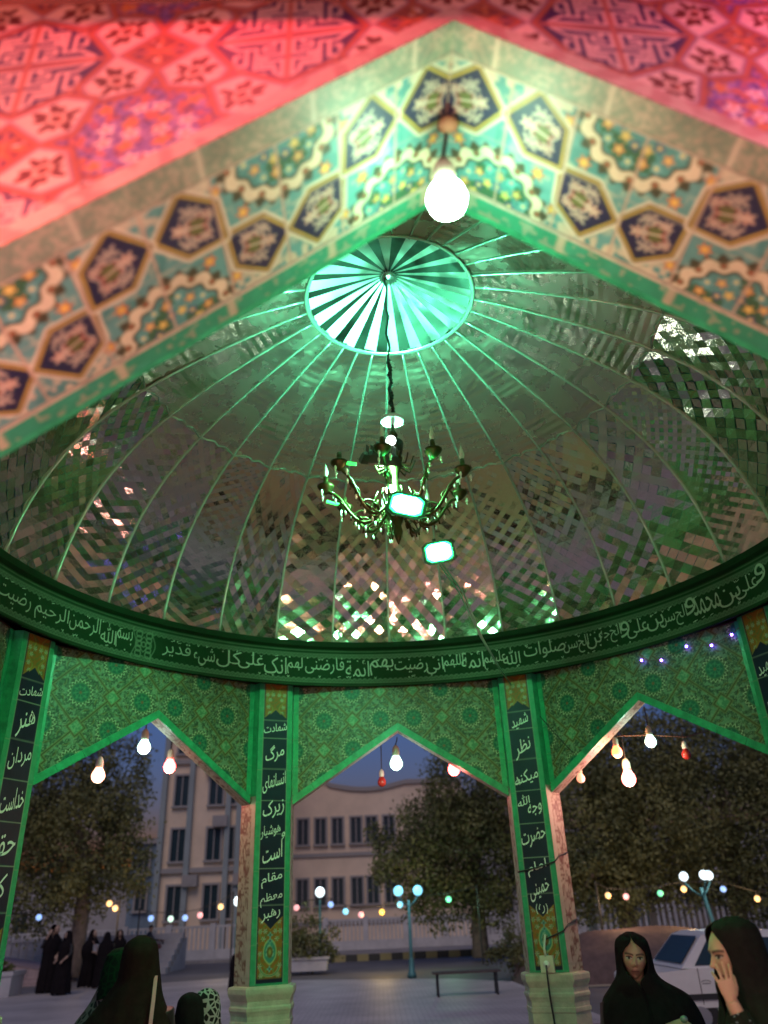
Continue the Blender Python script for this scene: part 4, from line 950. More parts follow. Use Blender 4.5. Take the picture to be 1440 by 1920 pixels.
# ---------------- lamps
def glow(name, col, es): return mat(name, tuple(.8 * c for c in col), .3, emit=col, es=es)
G = {'white': glow('white_lamp_glass', (.80, .95, 1), 1.6), 'warm': glow('warm_lamp_glass', (1, .60, .25), 1.3), 'blue': glow('blue_lamp_glass', (.30, .50, 1), 1.1), 'pink': glow('pink_lamp_glass', (1, .42, .42), 1.1), 'green': glow('green_lamp_glass', (.22, 1, .50), 1.0), 'cyan': glow('cyan_lamp_glass', (.25, .75, 1), 1.3), 'mint': glow('mint_lamp_glass', (.70, 1, .82), 1.1), 'yellow': glow('yellow_lamp_glass', (1, .55, .10), 1.3)}
M_post = mat('turquoise_lamp_post', (.07, .20, .19), .45, .3, noise=.15, nscale=4); M_cable = mat('black_cable', (.02, .02, .02), .5); M_sock = mat('cream_bulb_socket', (.60, .55, .45), .5)
def lamp(px, ptop, y, n, colr, label, rg=.16, zb=GZ, lean=0., watt=22):
    p = atY(px, ptop, y); x, z = p[0], p[2]; t = empty('street_lamp', (0, 0, 0), label, 'street lamp', 'lamp posts in the square'); h = z
    mb = MB(); mb.tube([(x + lean, y, zb), (x + lean * .8, y, zb + .5), (x, y, h - .25)], [.07, .055, .04], 10); mb.lathe([(.13, 0), (.13, .10), (.09, .16), (.075, .45), (.06, .5)], 12, (x + lean, y, zb)); mb.build('post', M_post, t, True)
    for i in range(n):
        a = i * 2 * PI / n + .5; ex, ey = (x + .34 * math.cos(a), y + .34 * math.sin(a)) if n > 1 else (x, y)
        if n > 1:
            m2 = MB(); m2.tube([(x, y, h - .45), (x + .2 * math.cos(a), y + .2 * math.sin(a), h - .30), (ex, ey, h - .14)], .022, 6); m2.build('arm', M_post, t, True)
        m3 = MB(); m3.ball((ex, ey, h), rg, 14, 10); m3.build('globe', G[colr[i % len(colr)]], t, True)
    l = bpy.data.lights.new('lamp_light', 'POINT'); l.energy = watt; l.color = (.8, .95, 1) if colr[0] == 'white' else (.4, .85, 1); l.shadow_soft_size = .2; lo = bpy.data.objects.new('lamp_light', l); COL.objects.link(lo); lo.location = (x, y - .1, h + .45); lo.parent = t
    return t
lamp(600, 1673, 27, 1, ['white'], 'single globe lamp post standing by the dark rounded shrub', .17)
lamp(765, 1670, 21, 2, ['cyan', 'cyan'], 'turquoise post with two cyan globes in the middle arch', .14)
lamp(1310, 1642, 15, 3, ['white'], 'three white globes on a leaning turquoise post behind the woman in profile', .10, RZ, .30)
lamp(446, 1690, 31, 1, ['white'], 'globe lamp post close against the left pillar', .18)
def garland(name, pts, y, r, label, rows=None):
    """a cable slung across the square with coloured bulbs"""
    t = empty(name, (0, 0, 0), label, 'string lights', 'strings of coloured bulbs'); pos = [atY(px, py, y) for px, py, c in pts]
    mb = MB(); cab = []
    e0 = pos[0] + (pos[0] - pos[1]) * .6 + np.array([0, 0, .3]); e1 = pos[-1] + (pos[-1] - pos[-2]) * .6 + np.array([0, 0, .3])
    cab = [e0] + [p + np.array([0, 0, r + .10]) for p in pos] + [e1]; mb.tube(cab, .012, 5)
    for e in (e0, e1): mb.tube([(e[0], e[1], GZ), (e[0], e[1], e[2] + .05)], .03, 6)
    mb.build('cable', M_cable, t)
    for (px, py, c), p in zip(pts, pos):
        b = MB(); b.ball(p, r, 12, 8); bo = b.build('bulb', G[c], t, True); s = MB(); s.lathe([(.022, 0), (.028, .05), (.012, .09)], 8, (p[0], p[1], p[2] + r - .01)); s.build('socket', M_cable, bo)
    return t
garland('light_garland', [(73, 1720, 'blue'), (205, 1694, 'warm'), (216, 1703, 'warm')], 26, .10, 'bulbs strung under the left tree, one blue and two warm')
garland('light_garland', [(283, 1722, 'blue'), (320, 1723, 'mint'), (347, 1721, 'blue'), (375, 1716, 'pink'), (414, 1700, 'warm')], 29, .11, 'bulbs strung in front of the office block, blue mint pink and warm')
garland('light_garland', [(556, 1702, 'pink'), (620, 1696, 'blue'), (648, 1709, 'cyan'), (677, 1715, 'pink'), (716, 1710, 'yellow'), (750, 1696, 'cyan'), (841, 1686, 'green')], 26, .10, 'bulbs strung across the middle arch from pink to green')
garland('light_garland', [(1140, 1679, 'warm'), (1174, 1681, 'pink'), (1238, 1675, 'green'), (1282, 1667, 'warm'), (1356, 1667, 'blue'), (1420, 1685, 'warm')], 19, .08, 'bulbs strung under the right trees, warm pink green and blue')
for px, py, y, w, c in ((211, 1712, 25.5, 35, (1, .62, .28)), (414, 1715, 28.5, 25, (1, .7, .4)), (716, 1725, 25.5, 60, (1, .66, .25)), (841, 1700, 25.5, 30, (.4, 1, .6)), (1160, 1692, 18.6, 28, (1, .62, .35)), (1285, 1682, 18.6, 28, (1, .66, .3)), (1420, 1700, 18.6, 28, (1, .62, .28))):
    # the brightest bulbs of the strings light the boughs above them
    l = bpy.data.lights.new('bulb_light', 'POINT'); l.energy = w; l.color = c; l.shadow_soft_size = .1; lo = bpy.data.objects.new('bulb_light', l); COL.objects.link(lo); lo.location = atY(px, py, y)
# bench in the square
t = empty('park_bench', (0, 0, 0), 'dark low bench standing on the pavers in the middle arch', 'bench'); q = atZ(870, 1868, GZ); x, y = q[0], q[1]
mb = MB()
for i in range(4): mb.box((x + .1, y + i * .11, GZ + .45), (1.5, .09, .04))
mb.build('seat', mat('dark_wood', (.06, .045, .04), .7, noise=.3, nscale=6), t)
for s in (-.55, .75): mb = MB(); mb.tube([(x + s, y, GZ), (x + s, y + .02, GZ + .43), (x + s, y + .33, GZ + .43), (x + s, y + .35, GZ)], .025, 6); mb.build('leg', M_cable, t)

# ---------------- white pickup
t = empty('pickup_truck', (0, 0, 0), 'white pickup truck with a mesh cargo rack parked behind the two seated women', 'pickup truck')
M_wp = mat('white_car_paint', (.62, .62, .60), .35, spec=.6, noise=.06, nscale=3); Yt = 9.5; p0 = atY(1262, 1800, Yt); X0 = p0[0]
def side(pts, y0, y1, inset=0):
    return [[(x, y0, z) for x, z in pts], [(x, y1, z) for x, z in pts]]
g0 = RZ - .22
body = [(X0 - .55, g0 + .45), (X0 - .55, g0 + .92), (X0 - .45, g0 + 1.0), (X0 + .30, g0 + 1.06), (X0 + 1.9, g0 + 1.06), (X0 + 4.1, g0 + 1.06), (X0 + 4.1, g0 + .45)]
mb = MB(); mb.loft(side(body, Yt, Yt + 1.65)); bo = mb.build('body', M_wp, t)
cabp = [(X0 + .12, g0 + 1.06), (X0 + .56, g0 + 1.57), (X0 + .75, g0 + 1.63), (X0 + 1.75, g0 + 1.62), (X0 + 1.85, g0 + 1.06)]
mb = MB(); r1 = [(x, Yt + .02, z) for x, z in cabp[:1] + cabp[-1:]]
mb.loft([[(x, Yt + .03 + .16 * (z - g0 - 1.06), z) for x, z in cabp], [(x, Yt + 1.62 - .16 * (z - g0 - 1.06), z) for x, z in cabp]]); ca = mb.build('cab', M_wp, t)
mb = MB(); gl = [(X0 + .34, g0 + 1.10), (X0 + .64, g0 + 1.50), (X0 + 1.12, g0 + 1.51), (X0 + 1.12, g0 + 1.10)]; gl2 = [(X0 + 1.19, g0 + 1.10), (X0 + 1.19, g0 + 1.51), (X0 + 1.66, g0 + 1.50), (X0 + 1.72, g0 + 1.10)]
for q in (gl, gl2): mb.loft([[(x, Yt + .018 + .16 * (z - g0 - 1.06), z) for x, z in q], [(x, Yt + .05 + .16 * (z - g0 - 1.06), z) for x, z in q]])
mb.build('side_windows', M_glass, ca)
mb = MB(); mb.add([(X0 + .17, Yt + .12, g0 + 1.13), (X0 + .17, Yt + 1.5, g0 + 1.13), (X0 + .53, Yt + 1.42, g0 + 1.55), (X0 + .53, Yt + .2, g0 + 1.55)], [(0, 3, 2, 1)]); mb.build('windscreen', M_glass, ca, loc=(-.012, 0, .012))
mb = MB(); mb.box((X0 + 1.75, Yt - .012, g0 + .62), (4.4, .03, .09)); mb.build('rubbing_strip', mat('black_rubber', (.02, .02, .02), .6), bo)
for xx in (X0 + .36, X0 + 1.16, X0 + 1.82): mb = MB(); mb.box((xx, Yt - .001, g0 + .78), (.012, .008, .56)); mb.build('door_seam', mat('dark_door_joint', (.05, .05, .05), .8), bo)  # thin dark strip along each door joint
mb = MB(); mb.box((X0 + 1.02, Yt - .02, g0 + .93), (.14, .03, .035)); mb.build('door_handle', mat('dark_plastic', (.04, .04, .04), .5), bo)
mb = MB(); mb.tube([(X0 + .46 + .08 * math.cos(a), Yt - .004, g0 + .83 + .04 * math.sin(a)) for a in np.linspace(.3, 2.8, 9)], .006, 5); mb.box((X0 + .46, Yt - .002, g0 + .82), (.13, .006, .012)); mb.build('emblem', mat('grey_emblem', (.12, .12, .12), .5), bo)
for xx in (X0 + .28, X0 + 3.0):
    for yy in (Yt + .12, Yt + 1.5):
        mb = MB(); mb.tube([(xx, yy - .11, g0 + .31), (xx, yy + .11, g0 + .31)], .31, 20); w = mb.build('tyre', mat('tyre_rubber', (.02, .02, .02), .8), t); mb = MB(); mb.tube([(xx, yy - .125, g0 + .31), (xx, yy + .125, g0 + .31)], .17, 16); mb.build('rim', mat('steel_rim', (.4, .4, .4), .4, .8), w)
mb = MB()
for z in (1.14, 1.28, 1.42, 1.56): mb.tube([(X0 + 1.95, Yt + .03, g0 + z), (X0 + 4.1, Yt + .03, g0 + z)], .012, 5)
for i in range(19): mb.tube([(X0 + 1.95 + i * .119, Yt + .03, g0 + 1.06), (X0 + 1.95 + i * .119, Yt + .03, g0 + 1.6)], .008, 5)
mb.box((X0 + 3.0, Yt + .03, g0 + 1.62), (2.2, .05, .05)); mb.build('cargo_rack', mat('orange_brown_steel', (.30, .20, .13), .5, .3), t)

t.scale = (1, 1, .88); t.location = (0, 0, (RZ - .22) * (1 - .88) + .10)
# ---------------- motorcycle with rider across the road
t = empty('motorcycle', (0, 0, 0), 'dark motorcycle crossing the square behind the woman in brown', 'motorcycle'); q = atZ(308, 1812, GZ); x, y = q[0] - .2, q[1] - 1.5
for xx in (x - .62, x + .62):
    mb = MB(); V = []; mb.tube([(xx + .29 * math.cos(a), y, GZ + .30 + .29 * math.sin(a)) for a in np.linspace(0, 2 * PI, 25)], .045, 8, cap=False); w = mb.build('wheel', mat('motorcycle_tyre', (.03, .03, .03), .7), t, True)
    mb = MB()
    for a in np.linspace(0, PI, 7)[:-1]: mb.tube([(xx - .25 * math.cos(a), y, GZ + .30 - .25 * math.sin(a)), (xx + .25 * math.cos(a), y, GZ + .30 + .25 * math.sin(a))], .008, 4)
    mb.build('spokes', mat('chrome', (.5, .5, .5), .3, .9), w)
mb = MB(); mb.tube([(x + .62, y, GZ + .3), (x + .42, y, GZ + .95), (x + .36, y, GZ + 1.05)], .035, 8); mb.tube([(x - .62, y, GZ + .32), (x - .1, y, GZ + .36), (x + .3, y, GZ + .45), (x + .42, y, GZ + .85)], .04, 8); mb.tube([(x + .36, y - .3, GZ + 1.02), (x + .36, y + .3, GZ + 1.02)], .02, 6); mb.ball((x - .02, y, GZ + .45), (.22, .13, .17)); mb.build('frame', mat('dark_engine_metal', (.04, .04, .045), .4, .5), t, True)
mb = MB(); mb.ball((x + .2, y, GZ + .80), (.26, .13, .12)); mb.build('fuel_tank', mat('dark_red_paint', (.10, .02, .02), .3), t, True)
mb = MB(); mb.ball((x - .3, y, GZ + .80), (.36, .13, .07)); mb.build('seat', mat('black_vinyl', (.02, .02, .02), .5), t, True)
RID = (x - .15, y)
# ================================================================ LIGHTS AND FITTINGS INSIDE
M_brass = mat('green_tinged_brass', (.07, .055, .02), .40, .8, noise=.3, nscale=20); M_blk = mat('black_enamel', (.02, .025, .02), .4)
M_porc = mat('white_porcelain', (.75, .75, .70), .25)
M_glassc = mat('clear_bulb_glass', (.75, .8, .7), .1, spec=.8)
ch = empty('chandelier', (0, 0, 3.7), 'brass chandelier with candle bulbs hanging under the mirrored dome', 'chandelier'); ch.matrix_world = Matrix.Identity(4)
cx, cyy = -.03, 0.
mb = MB()
pts = [(cx, cyy, z) for z in np.linspace(4.74, 6.07, 18)]; mb.tube([(p[0] + .012 * math.sin(i * 1.7), p[1] + .012 * math.cos(i * 1.3), p[2]) for i, p in enumerate(pts)], .010, 6)
for i in range(26): mb.ball((cx + .010 * math.sin(i), cyy + .01 * math.cos(i), 4.76 + i * .02), (.016, .012, .013), 6, 5)
mb.build('hanging_chain', M_blk, ch)
mb = MB(); mb.lathe([(.012, .05), (.03, .045), (.055, .02), (.085, .0), (.088, -.012), (.07, -.02), (.03, -.03), (.015, -.05)], 24, (cx, cyy, 4.70)); mb.build('canopy', M_porc, ch, True)
mb = MB(); mb.lathe([(.012, 4.66), (.016, 4.60), (.035, 4.56), (.02, 4.50), (.03, 4.42), (.06, 4.36), (.045, 4.28), (.022, 4.22), (.03, 4.10), (.07, 4.02), (.09, 3.95), (.05, 3.88), (.025, 3.82), (.035, 3.77), (.02, 3.72), (.004, 3.68)], 20, (cx, cyy, 0)); mb.build('stem', M_brass, ch, True)
mb = MB(); mb2 = MB()
for i in range(14):
    a = i * 2 * PI / 14; mb.tube([(cx + .06 * math.cos(a), cyy + .06 * math.sin(a), 3.98), (cx + .13 * math.cos(a), cyy + .13 * math.sin(a), 3.93), (cx + .17 * math.cos(a), cyy + .17 * math.sin(a), 4.0), (cx + .14 * math.cos(a), cyy + .14 * math.sin(a), 4.06)], .007, 5)
    mb2.tube([(cx + .04 * math.cos(a), cyy + .04 * math.sin(a), 4.30), (cx + .12 * math.cos(a), cyy + .12 * math.sin(a), 4.27), (cx + .15 * math.cos(a), cyy + .15 * math.sin(a), 4.34)], .006, 5)
mb.build('lower_scrolls', M_brass, ch, True); mb2.build('upper_scrolls', M_brass, ch, True)
g = np.random.default_rng(5)
for i in range(9):
    a = i * 2 * PI / 9 + .33; d = np.array([math.cos(a), math.sin(a), 0]); c0 = np.array([cx, cyy, 0])
    mb = MB(); P = []
    for s in np.linspace(0, 1, 14):
        r = .05 + .445 * s; z = 4.02 - .17 * math.sin(PI * min(1, s * 1.25)) + .10 * s ** 3; P.append(c0 + d * r + np.array([0, 0, z]))
    mb.tube(P, .012, 7); 
    P2 = [P[5] + np.array([0, 0, .02]) + (d * .10 * math.cos(t) + np.array([0, 0, .09 * math.sin(t)])) * (1 - t / 9) for t in np.linspace(0, 5, 14)]; mb.tube(P2, .007, 6)
    arm = mb.build('arm', M_brass, ch, True); e = P[-1]
    mb = MB(); mb.lathe([(.01, -.03), (.03, -.01), (.055, .02), (.062, .035), (.05, .032), (.02, .028), (.018, .08), (.017, .11)], 14, e); mb.build('candle_cup', M_brass, arm, True)
    tilt = np.array([g.normal() * .02, g.normal() * .02, 0])
    if i in (3, 5):
        mb = MB(); q = d * .02 + np.array([-.12 if i == 3 else .13, 0, .05 if i == 3 else -.03]); mb.tube([e + (0, 0, .04), e + (0, 0, .04) + q], .013, 8); mb.build('glowing_candle', mat('green_glow_sleeve', (.1, .8, .2), .4, emit=(.04, 1, .12), es=1.6), arm)
    else:
        mb = MB(); mb.lathe([(.010, 0), (.018, .025), (.019, .045), (.012, .075), (.005, .10), (.001, .115)], 12, e + (0, 0, .11)); mb.build('flame_bulb', M_glassc, arm, True)
    mb = MB()
    for f, rr in ((.25, .045), (.45, .06), (.72, .05)):
        q0 = P[int(f * 13)]; mb.tube([q0 + d * rr * math.cos(t) * (1 - t / 8) + np.array([0, 0, -.01 + rr * math.sin(t) * (1 - t / 8)]) for t in np.linspace(0, 5.5, 14)], .006, 5)
        for sd in (-1, 1):
            sdv = np.array([-d[1], d[0], 0]) * sd; mb.loft([[q0, q0 + d * .03 + sdv * .022 + (0, 0, .03), q0 + d * .07 + (0, 0, .055)], [q0 + (0, 0, .006), q0 + d * .03 + sdv * .022 + (0, 0, .036), q0 + d * .07 + (0, 0, .061)]])
    mb.build('scroll_leaves', M_brass, arm, True)
    mb = MB()
    for q in range(5):
        f = .3 + .14 * q; q0 = P[int(f * 13)]; m5 = MB(); m5.ball(q0 - (0, 0, .045), (.009, .009, .022), 6, 5); m5.build('crystal_drop', M_glassc, arm, True)
    for q in range(3):
        p = e + (.05 * math.cos(q * 2.1), .05 * math.sin(q * 2.1), -.03); m5 = MB(); m5.ball(p, (.010, .010, .02), 6, 5); m5.ball(p - (0, 0, .027), (.006, .006, .010), 6, 4); m5.build('crystal_drop', M_glassc, arm, True)
mb = MB(); mb.ball((cx - .01, cyy + .15, 4.525), .036, 14, 10); mb.build('uplight_lamp', mat('green_uplight', (1, 1, 1), .3, emit=(.13, 1, .52), es=6200), ch, True)  # unseen green lamp down in the cup, placed to light the dome cap

mb = MB(); mb.ball(atY(733, 826, -.14), .036, 14, 10); mb.ball(atY(727, 834, -.12), .022, 10, 8); mb.build('white_lamp', mat('white_glow_bulb', (1, 1, 1), .3, emit=(.9, 1, .95), es=6), ch, True)
mb = MB(); mb.ball(atY(731, 918, -.28), .030, 12, 8); mb.build('warm_lamp', mat('warm_lamp_bulb', (1, .9, .8), .3, emit=(1, .66, .42), es=45), ch, True)
mb = MB(); mb.lathe([(.012, 4.43), (.060, 4.44), (.080, 4.48), (.092, 4.565), (.088, 4.57), (.074, 4.49), (.055, 4.45), (.012, 4.44)], 24, (cx - .01, cyy + .15, .02)); mb.build('uplight_cup', M_blk, ch, True)  # black cup shaped to narrow the uplight beam and keep it off the floor
def frame_to(dirv):
    d = np.array(dirv, float); d /= np.linalg.norm(d); x = np.cross(d, (0, 0, 1.)); x /= np.linalg.norm(x); y = np.cross(x, d); return x, y, d
def flood(c, dirv, w, h, es, label, col=(.03, 1, .27), hood=1., roll=0.):
    t = empty('floodlight', (0, 0, 0), label, 'floodlight', 'floodlights on the chandelier'); x, y, d = frame_to(dirv); c = np.array(c); x, y = x * math.cos(roll) + y * math.sin(roll), y * math.cos(roll) - x * math.sin(roll)
    def R(w_, h_, off, r=.16): 
        return [c + d * off + x * a * w_ + y * b * h_ for a, b in ((-.5, -.5 + r), (-.5 + r, -.5), (.5 - r, -.5), (.5, -.5 + r), (.5, .5 - r), (.5 - r, .5), (-.5 + r, .5), (-.5, .5 - r))]
    mb = MB(); mb.loft([R(w * .55, h * .55, -.09 * hood), R(w * 1.0, h * 1.0, -.06 * hood), R(w * 1.18, h * 1.2, -.012), R(w * 1.18, h * 1.2, .004), R(w * 1.04, h * 1.04, .004), R(w * 1.0, h * 1.0, -.006)]); 
    for k in np.linspace(-.4, .4, 7): mb.loft([[c + x * k * w - d * o + y * s * h for s in (-.42, .42)] + [c + x * (k * w + .004) - d * o + y * s * h for s in (.42, -.42)] for o in (.05, .12)])
    ho = mb.build('housing', M_blk, t)
    mb = MB(); mb.add(R(w * .98, h * .98, .004), [tuple(range(8))]); le = mb.build('reflector', mat('glowing_green_rim', (.3, .9, .5), .3, emit=(.004, 1, .26), es=2.2), t)  # rim emits green itself, standing in for the glare round the lamp
    mb = MB(); mb.add(R(w * .84, h * .84, .008, .22), [tuple(range(8))]); mb.build('led_panel', mat('green_led_face', (.5, .9, .6), .3, emit=col, es=es * 1.75), t)
    mb = MB(); mb.tube([c - d * .06, c - d * .11 + y * h * .3, c - d * .12 + y * h * .9], .014, 6); mb.build('bracket', M_blk, t); return t
pA = atY(763, 947, -.30); pB = atY(823, 1035, -.18); pC = atY(712, 868, -.10)
flood(pA, (-.05, -1, -.16), .22, .135, 290, 'upper bright green floodlight facing the entrance from the chandelier', roll=.28)
flood(pB, (.0, -1, -.24), .18, .125, 260, 'lower bright green floodlight hanging on a cable under the chandelier', roll=-.16)
flood(pC, (-.10, .62, -.78), .24, .17, 520, 'dark backed green floodlight turned away toward the far arches', (.17, 1, .42))
pE = atY(958, 1284, 2.86); mb = MB()
for o in (0, .018): mb.tube([pB + (o, .05, -.06), pB * .85 + pE * .15 + (o * 1.5 + .03, 0, -.10), pB * .6 + pE * .4 + (.03 + o * .4, 0, -.15), pB * .3 + pE * .7 + (.01, 0, -.08), pE], .007, 6)
tag(mb.build('power_cable', mat('green_cable', (.10, .40, .22), .4), smooth=True), 'thin cable running from the lower floodlight to the pillar beside the socket', 'cable')  # cable in one even green

def shine(t, p, r, col, w):
    l = bpy.data.lights.new('bulb_light', 'POINT'); l.energy = w; l.color = col; l.shadow_soft_size = r; o = bpy.data.objects.new('bulb_light', l); COL.objects.link(o); o.location = p - np.array([0, 0, r * 2.2]); o.parent = t
def bulb(px, py, y, c, label, r=.052, es=None, up=.12, drop=0, lit=True, group='coloured bulbs hung in the arches', top=None, half=None, watt=None):
    p = atY(px, py, y); t = empty('light_bulb', (0, 0, 0), label, 'light bulb', group)
    mb = MB(); mb.lathe([(.002, -r), (r * .5, -r * .87), (r * .87, -r * .5), (r, 0), (r * .9, r * .45), (r * .62, r * .95), (r * .5, r * 1.2)], 20, p)
    if half: 
        bo = mb.build('glass', half, t, True)
    else: bo = mb.build('glass', c, t, True)
    mb = MB(); mb.lathe([(r * .50, r * 1.18), (r * .58, r * 1.5), (r * .55, r * 2.2), (r * .40, r * 2.6), (r * .12, r * 2.9)], 14, p); mb.build('socket', M_sock, t, True)
    e = p + np.array([0, 0, r * 2.9]); top = e + np.array([0, 0, up]) if top is None else np.array(top)
    mb = MB(); mb.tube([e, e * .5 + top * .5 + (.004, 0, 0), top], .006, 6); mb.build('cord', M_cable, t)
    if watt: shine(t, p, r, *watt)
    return p
def bm(name, col, es): return mat(name, (.8, .8, .8), .3, emit=col, es=es)
B_white = bm('entrance_bulb_glass', (.46, 1, .62), 85)
pbul = bulb(838, 374, -3.42, B_white, 'large glowing white bulb hanging from the tip of the entrance arch', .050, top=(0, -3.45, NZA))
mb = MB(); mb.lathe([(.008, -.002), (.02, -.004), (.028, -.015), (.018, -.028), (.006, -.034)], 14, (0, -3.45, NZA - .03)); tag(mb.build('ceiling_rose', mat('rusty_rose', (.30, .14, .08), .7), smooth=True), 'rusty brown cord rose at the tip of the entrance arch', 'ceiling rose')
bulb(743, 1432, 3.35, bm('mint_bulb_glass', (0.55, 1, 0.72), 4), 'mint white bulb hanging at the tip of the middle arch', .064, watt=((.8, 1, .85), 5), top=(0, 3.35, 3.06))
bulb(851, 1443, 3.62, bm('red_bulb_glass', (1, 0.06, 0.055), 14), 'glowing red bulb against the right slope of the middle arch', .062, watt=((1, .2, .16), 10), up=.25)
bulb(270, 1402, 3.15 - .55, bm('mint_bulb_glass', (0.55, 1, 0.72), 4), 'mint white bulb hanging at the tip of the left arch', .060, watt=((.7, 1, .8), 4), up=.22)
bulb(184, 1455, 2.75, bm('warm_bulb_glass', (1, 0.4, 0.22), 4), 'warm white bulb at the left side of the left arch', .062, watt=((1, .7, .5), 5), up=.30)
bulb(318, 1438, 3.10, bm('red_bulb_glass', (1, 0.06, 0.055), 14), 'glowing red bulb under the right slope of the left arch', .060, watt=((1, .22, .16), 26), up=.28)
M_redh = mat('dull_red_bulb', (.42, .03, .02), .25, noise=.2, nscale=10)
bulb(716, 1467, 3.75, None, 'unlit red bulb hanging left of the mint bulb in the middle arch', .046, half=M_redh, up=.4)
bulb(1220, 1391, 2.65, bm('mint_bulb_glass', (0.55, 1, 0.72), 4), 'mint bulb hanging at the tip of the right arch', .052, watt=((.6, 1, .75), 5), up=.18)
bulb(1157, 1411, 2.75, bm('orange_bulb_glass', (1, 0.1, 0.02), 8), 'glowing orange bulb left of the mint bulb in the right arch', .050, watt=((1, .45, .2), 9), up=.14)
bulb(1179, 1461, 2.85, bm('pinkish_bulb_glass', (1, 0.12, 0.1), 8.5), 'large pinkish white bulb lowest in the right arch', .066, watt=((1, .42, .38), 24), up=.40)
bulb(1287, 1415, 2.80, None, 'unlit red bulb at the right of the right arch', .044, half=M_redh, up=.13)
bulb(1089, 1460, 2.95, bm('dim_orange_glass', (1, 0.28, 0.14), 1.3), 'dim orange bulb half hidden by the left slope of the right arch', .040, up=.30)
# the red bulbs that light the street side of the entrance arch
def outbulb(loc, col, es, label, r=.045):
    p = np.array(loc); t = empty('light_bulb', (0, 0, 0), label, 'light bulb', 'coloured bulbs hung in the arches'); mb = MB(); mb.lathe([(.002, -r), (r * .5, -r * .87), (r * .87, -r * .5), (r, 0), (r * .9, r * .45), (r * .62, r * .95), (r * .5, r * 1.2)], 20, p); mb.build('glass', bm('red_street_bulb', col, es), t, True)
    mb = MB(); mb.lathe([(r * .5, r * 1.18), (r * .58, r * 1.5), (r * .55, r * 2.2), (r * .12, r * 2.9)], 14, p); mb.build('socket', M_sock, t, True)
    mb = MB(); mb.tube([p + (0, 0, r * 2.9), (p[0], -NO - .10, 3.41)], .006, 6); mb.build('cord', M_cable, t)
outbulb((-1.34, -4.02, 2.62), (1, .085, .045), 600, 'red bulb hanging on the street side left of the entrance arch')
outbulb((-.55, -4.22, 3.62), (1, .05, .07), 420, 'red bulb under the entrance cornice left of its tip')
outbulb((1.15, -4.10, 3.10), (1, .05, .26), 300, 'pinkish red bulb hanging on the street side right of the entrance arch')
outbulb((-1.25, -4.0, 2.0), (1, .38, .34), 1050, 'warm bulb hanging low on the street side left of the entrance arch')
outbulb((1.30, -3.95, 2.1), (1, .50, .32), 950, 'warm bulb hanging low on the street side right of the entrance arch')
# cord between the right-hand bulbs
mb = MB(); q = [(1060, 1412, 2.9), (1110, 1404, 2.8), (1160, 1380, 2.75), (1218, 1378, 2.65), (1286, 1382, 2.8), (1320, 1372, 2.9)]; mb.tube([atY(*p) for p in q], .006, 6)
tag(mb.build('bulb_cord', mat('reddish_cord', (.22, .09, .05), .6), smooth=True), 'reddish cord strung across the right arch between the bulbs', 'cord')
# purple fairy lights along the right spandrel
t = empty('fairy_lights', (0, 0, 0), 'sparse string of tiny violet lights under the inscription ring at the right', 'fairy lights')
def on_facet(px, py, k, ap):
    th = -k * PI / 4; n = np.array([-math.sin(th), math.cos(th), 0]); d = ray(px, py); return CP + d * ((n * ap - CP) @ n) / (d @ n)
fp = [on_facet(px, py, 1, AP - .03) for px, py in ((1203, 1238), (1240, 1238), (1287, 1212), (1334, 1210), (1372, 1190), (1405, 1158))]
mb = MB(); mb.tube(fp, .003, 5); mb.build('wire', mat('brown_wire', (.10, .06, .03), .6), t)
for p in fp: mb = MB(); mb.ball(p, .011, 8, 6); mb.build('violet_lamp', mat('violet_led', (.3, .2, .9), .3, emit=(.22, .10, 1), es=26), t, True)
# socket on the right pillar and its lead
Rm = turn(0)
def on_p(s, z, d=3.10): return Rm @ np.array([s, d, z])
t = empty('wall_socket', (0, 0, 0), 'pale plastic socket box fixed low on the right pillar', 'wall socket')
mb = MB(); mb.box(on_p(-.005, 1.02, 3.095), (.115, .045, .125), M=Rm); bx = mb.build('box', mat('cream_plastic', (.62, .62, .45), .45), t)
mb = MB(); mb.tube([on_p(-.005, 1.02, 3.075), on_p(-.005, 1.02, 3.045)], .028, 14); mb.build('plug', M_porc, t, True)
mb = MB(); mb.tube([on_p(-.010, 1.075, 3.08), on_p(-.012, 1.14, 3.07), on_p(-.004, 1.20, 3.09), on_p(.002, 1.24, 3.108)], .010, 7); mb.build('conduit', mat('white_lead', (.65, .66, .55), .5), t, True)
mb = MB(); mb.tube([on_p(-.005, 1.015, 3.04), on_p(-.004, .93, 3.03), on_p(.0, .8, 3.02), on_p(.01, .6, 3.03), on_p(.03, .35, 3.03), on_p(.06, .02, 3.0)], .008, 7); tag(mb.build('black_lead', M_cable, smooth=True), 'black lead dropping from the pale socket box to the floor', 'cable')
for z, a, w in ((1.76, .02, 'upper'), (1.215, .0, 'lower')):
    P = [on_p(-.18, z - .02, 3.13), on_p(-.168, z - .015, 3.11), on_p(0, z - .01 + a, 3.105), on_p(.168, z + .05, 3.108), on_p(.20, z + .10, 3.18), on_p(.26, z + .13, 3.3)]; mb = MB(); mb.tube(P if z > 1.5 else P[2:], .007, 6)
    tag(mb.build('loose_wire', M_cable, smooth=True), w + ' of the two black wires tied round the right pillar', 'cable')
mb = MB(); mb.tube([on_facet(1008, 1338, 1, AP - .02), on_facet(1040, 1375, 1, AP - .02), on_facet(1075, 1412, 1, AP - .02)], .005, 5)
tag(mb.build('loose_wire', M_cable, smooth=True), 'thin black wire crossing the tiles above the right pillar toward the right arch', 'cable')
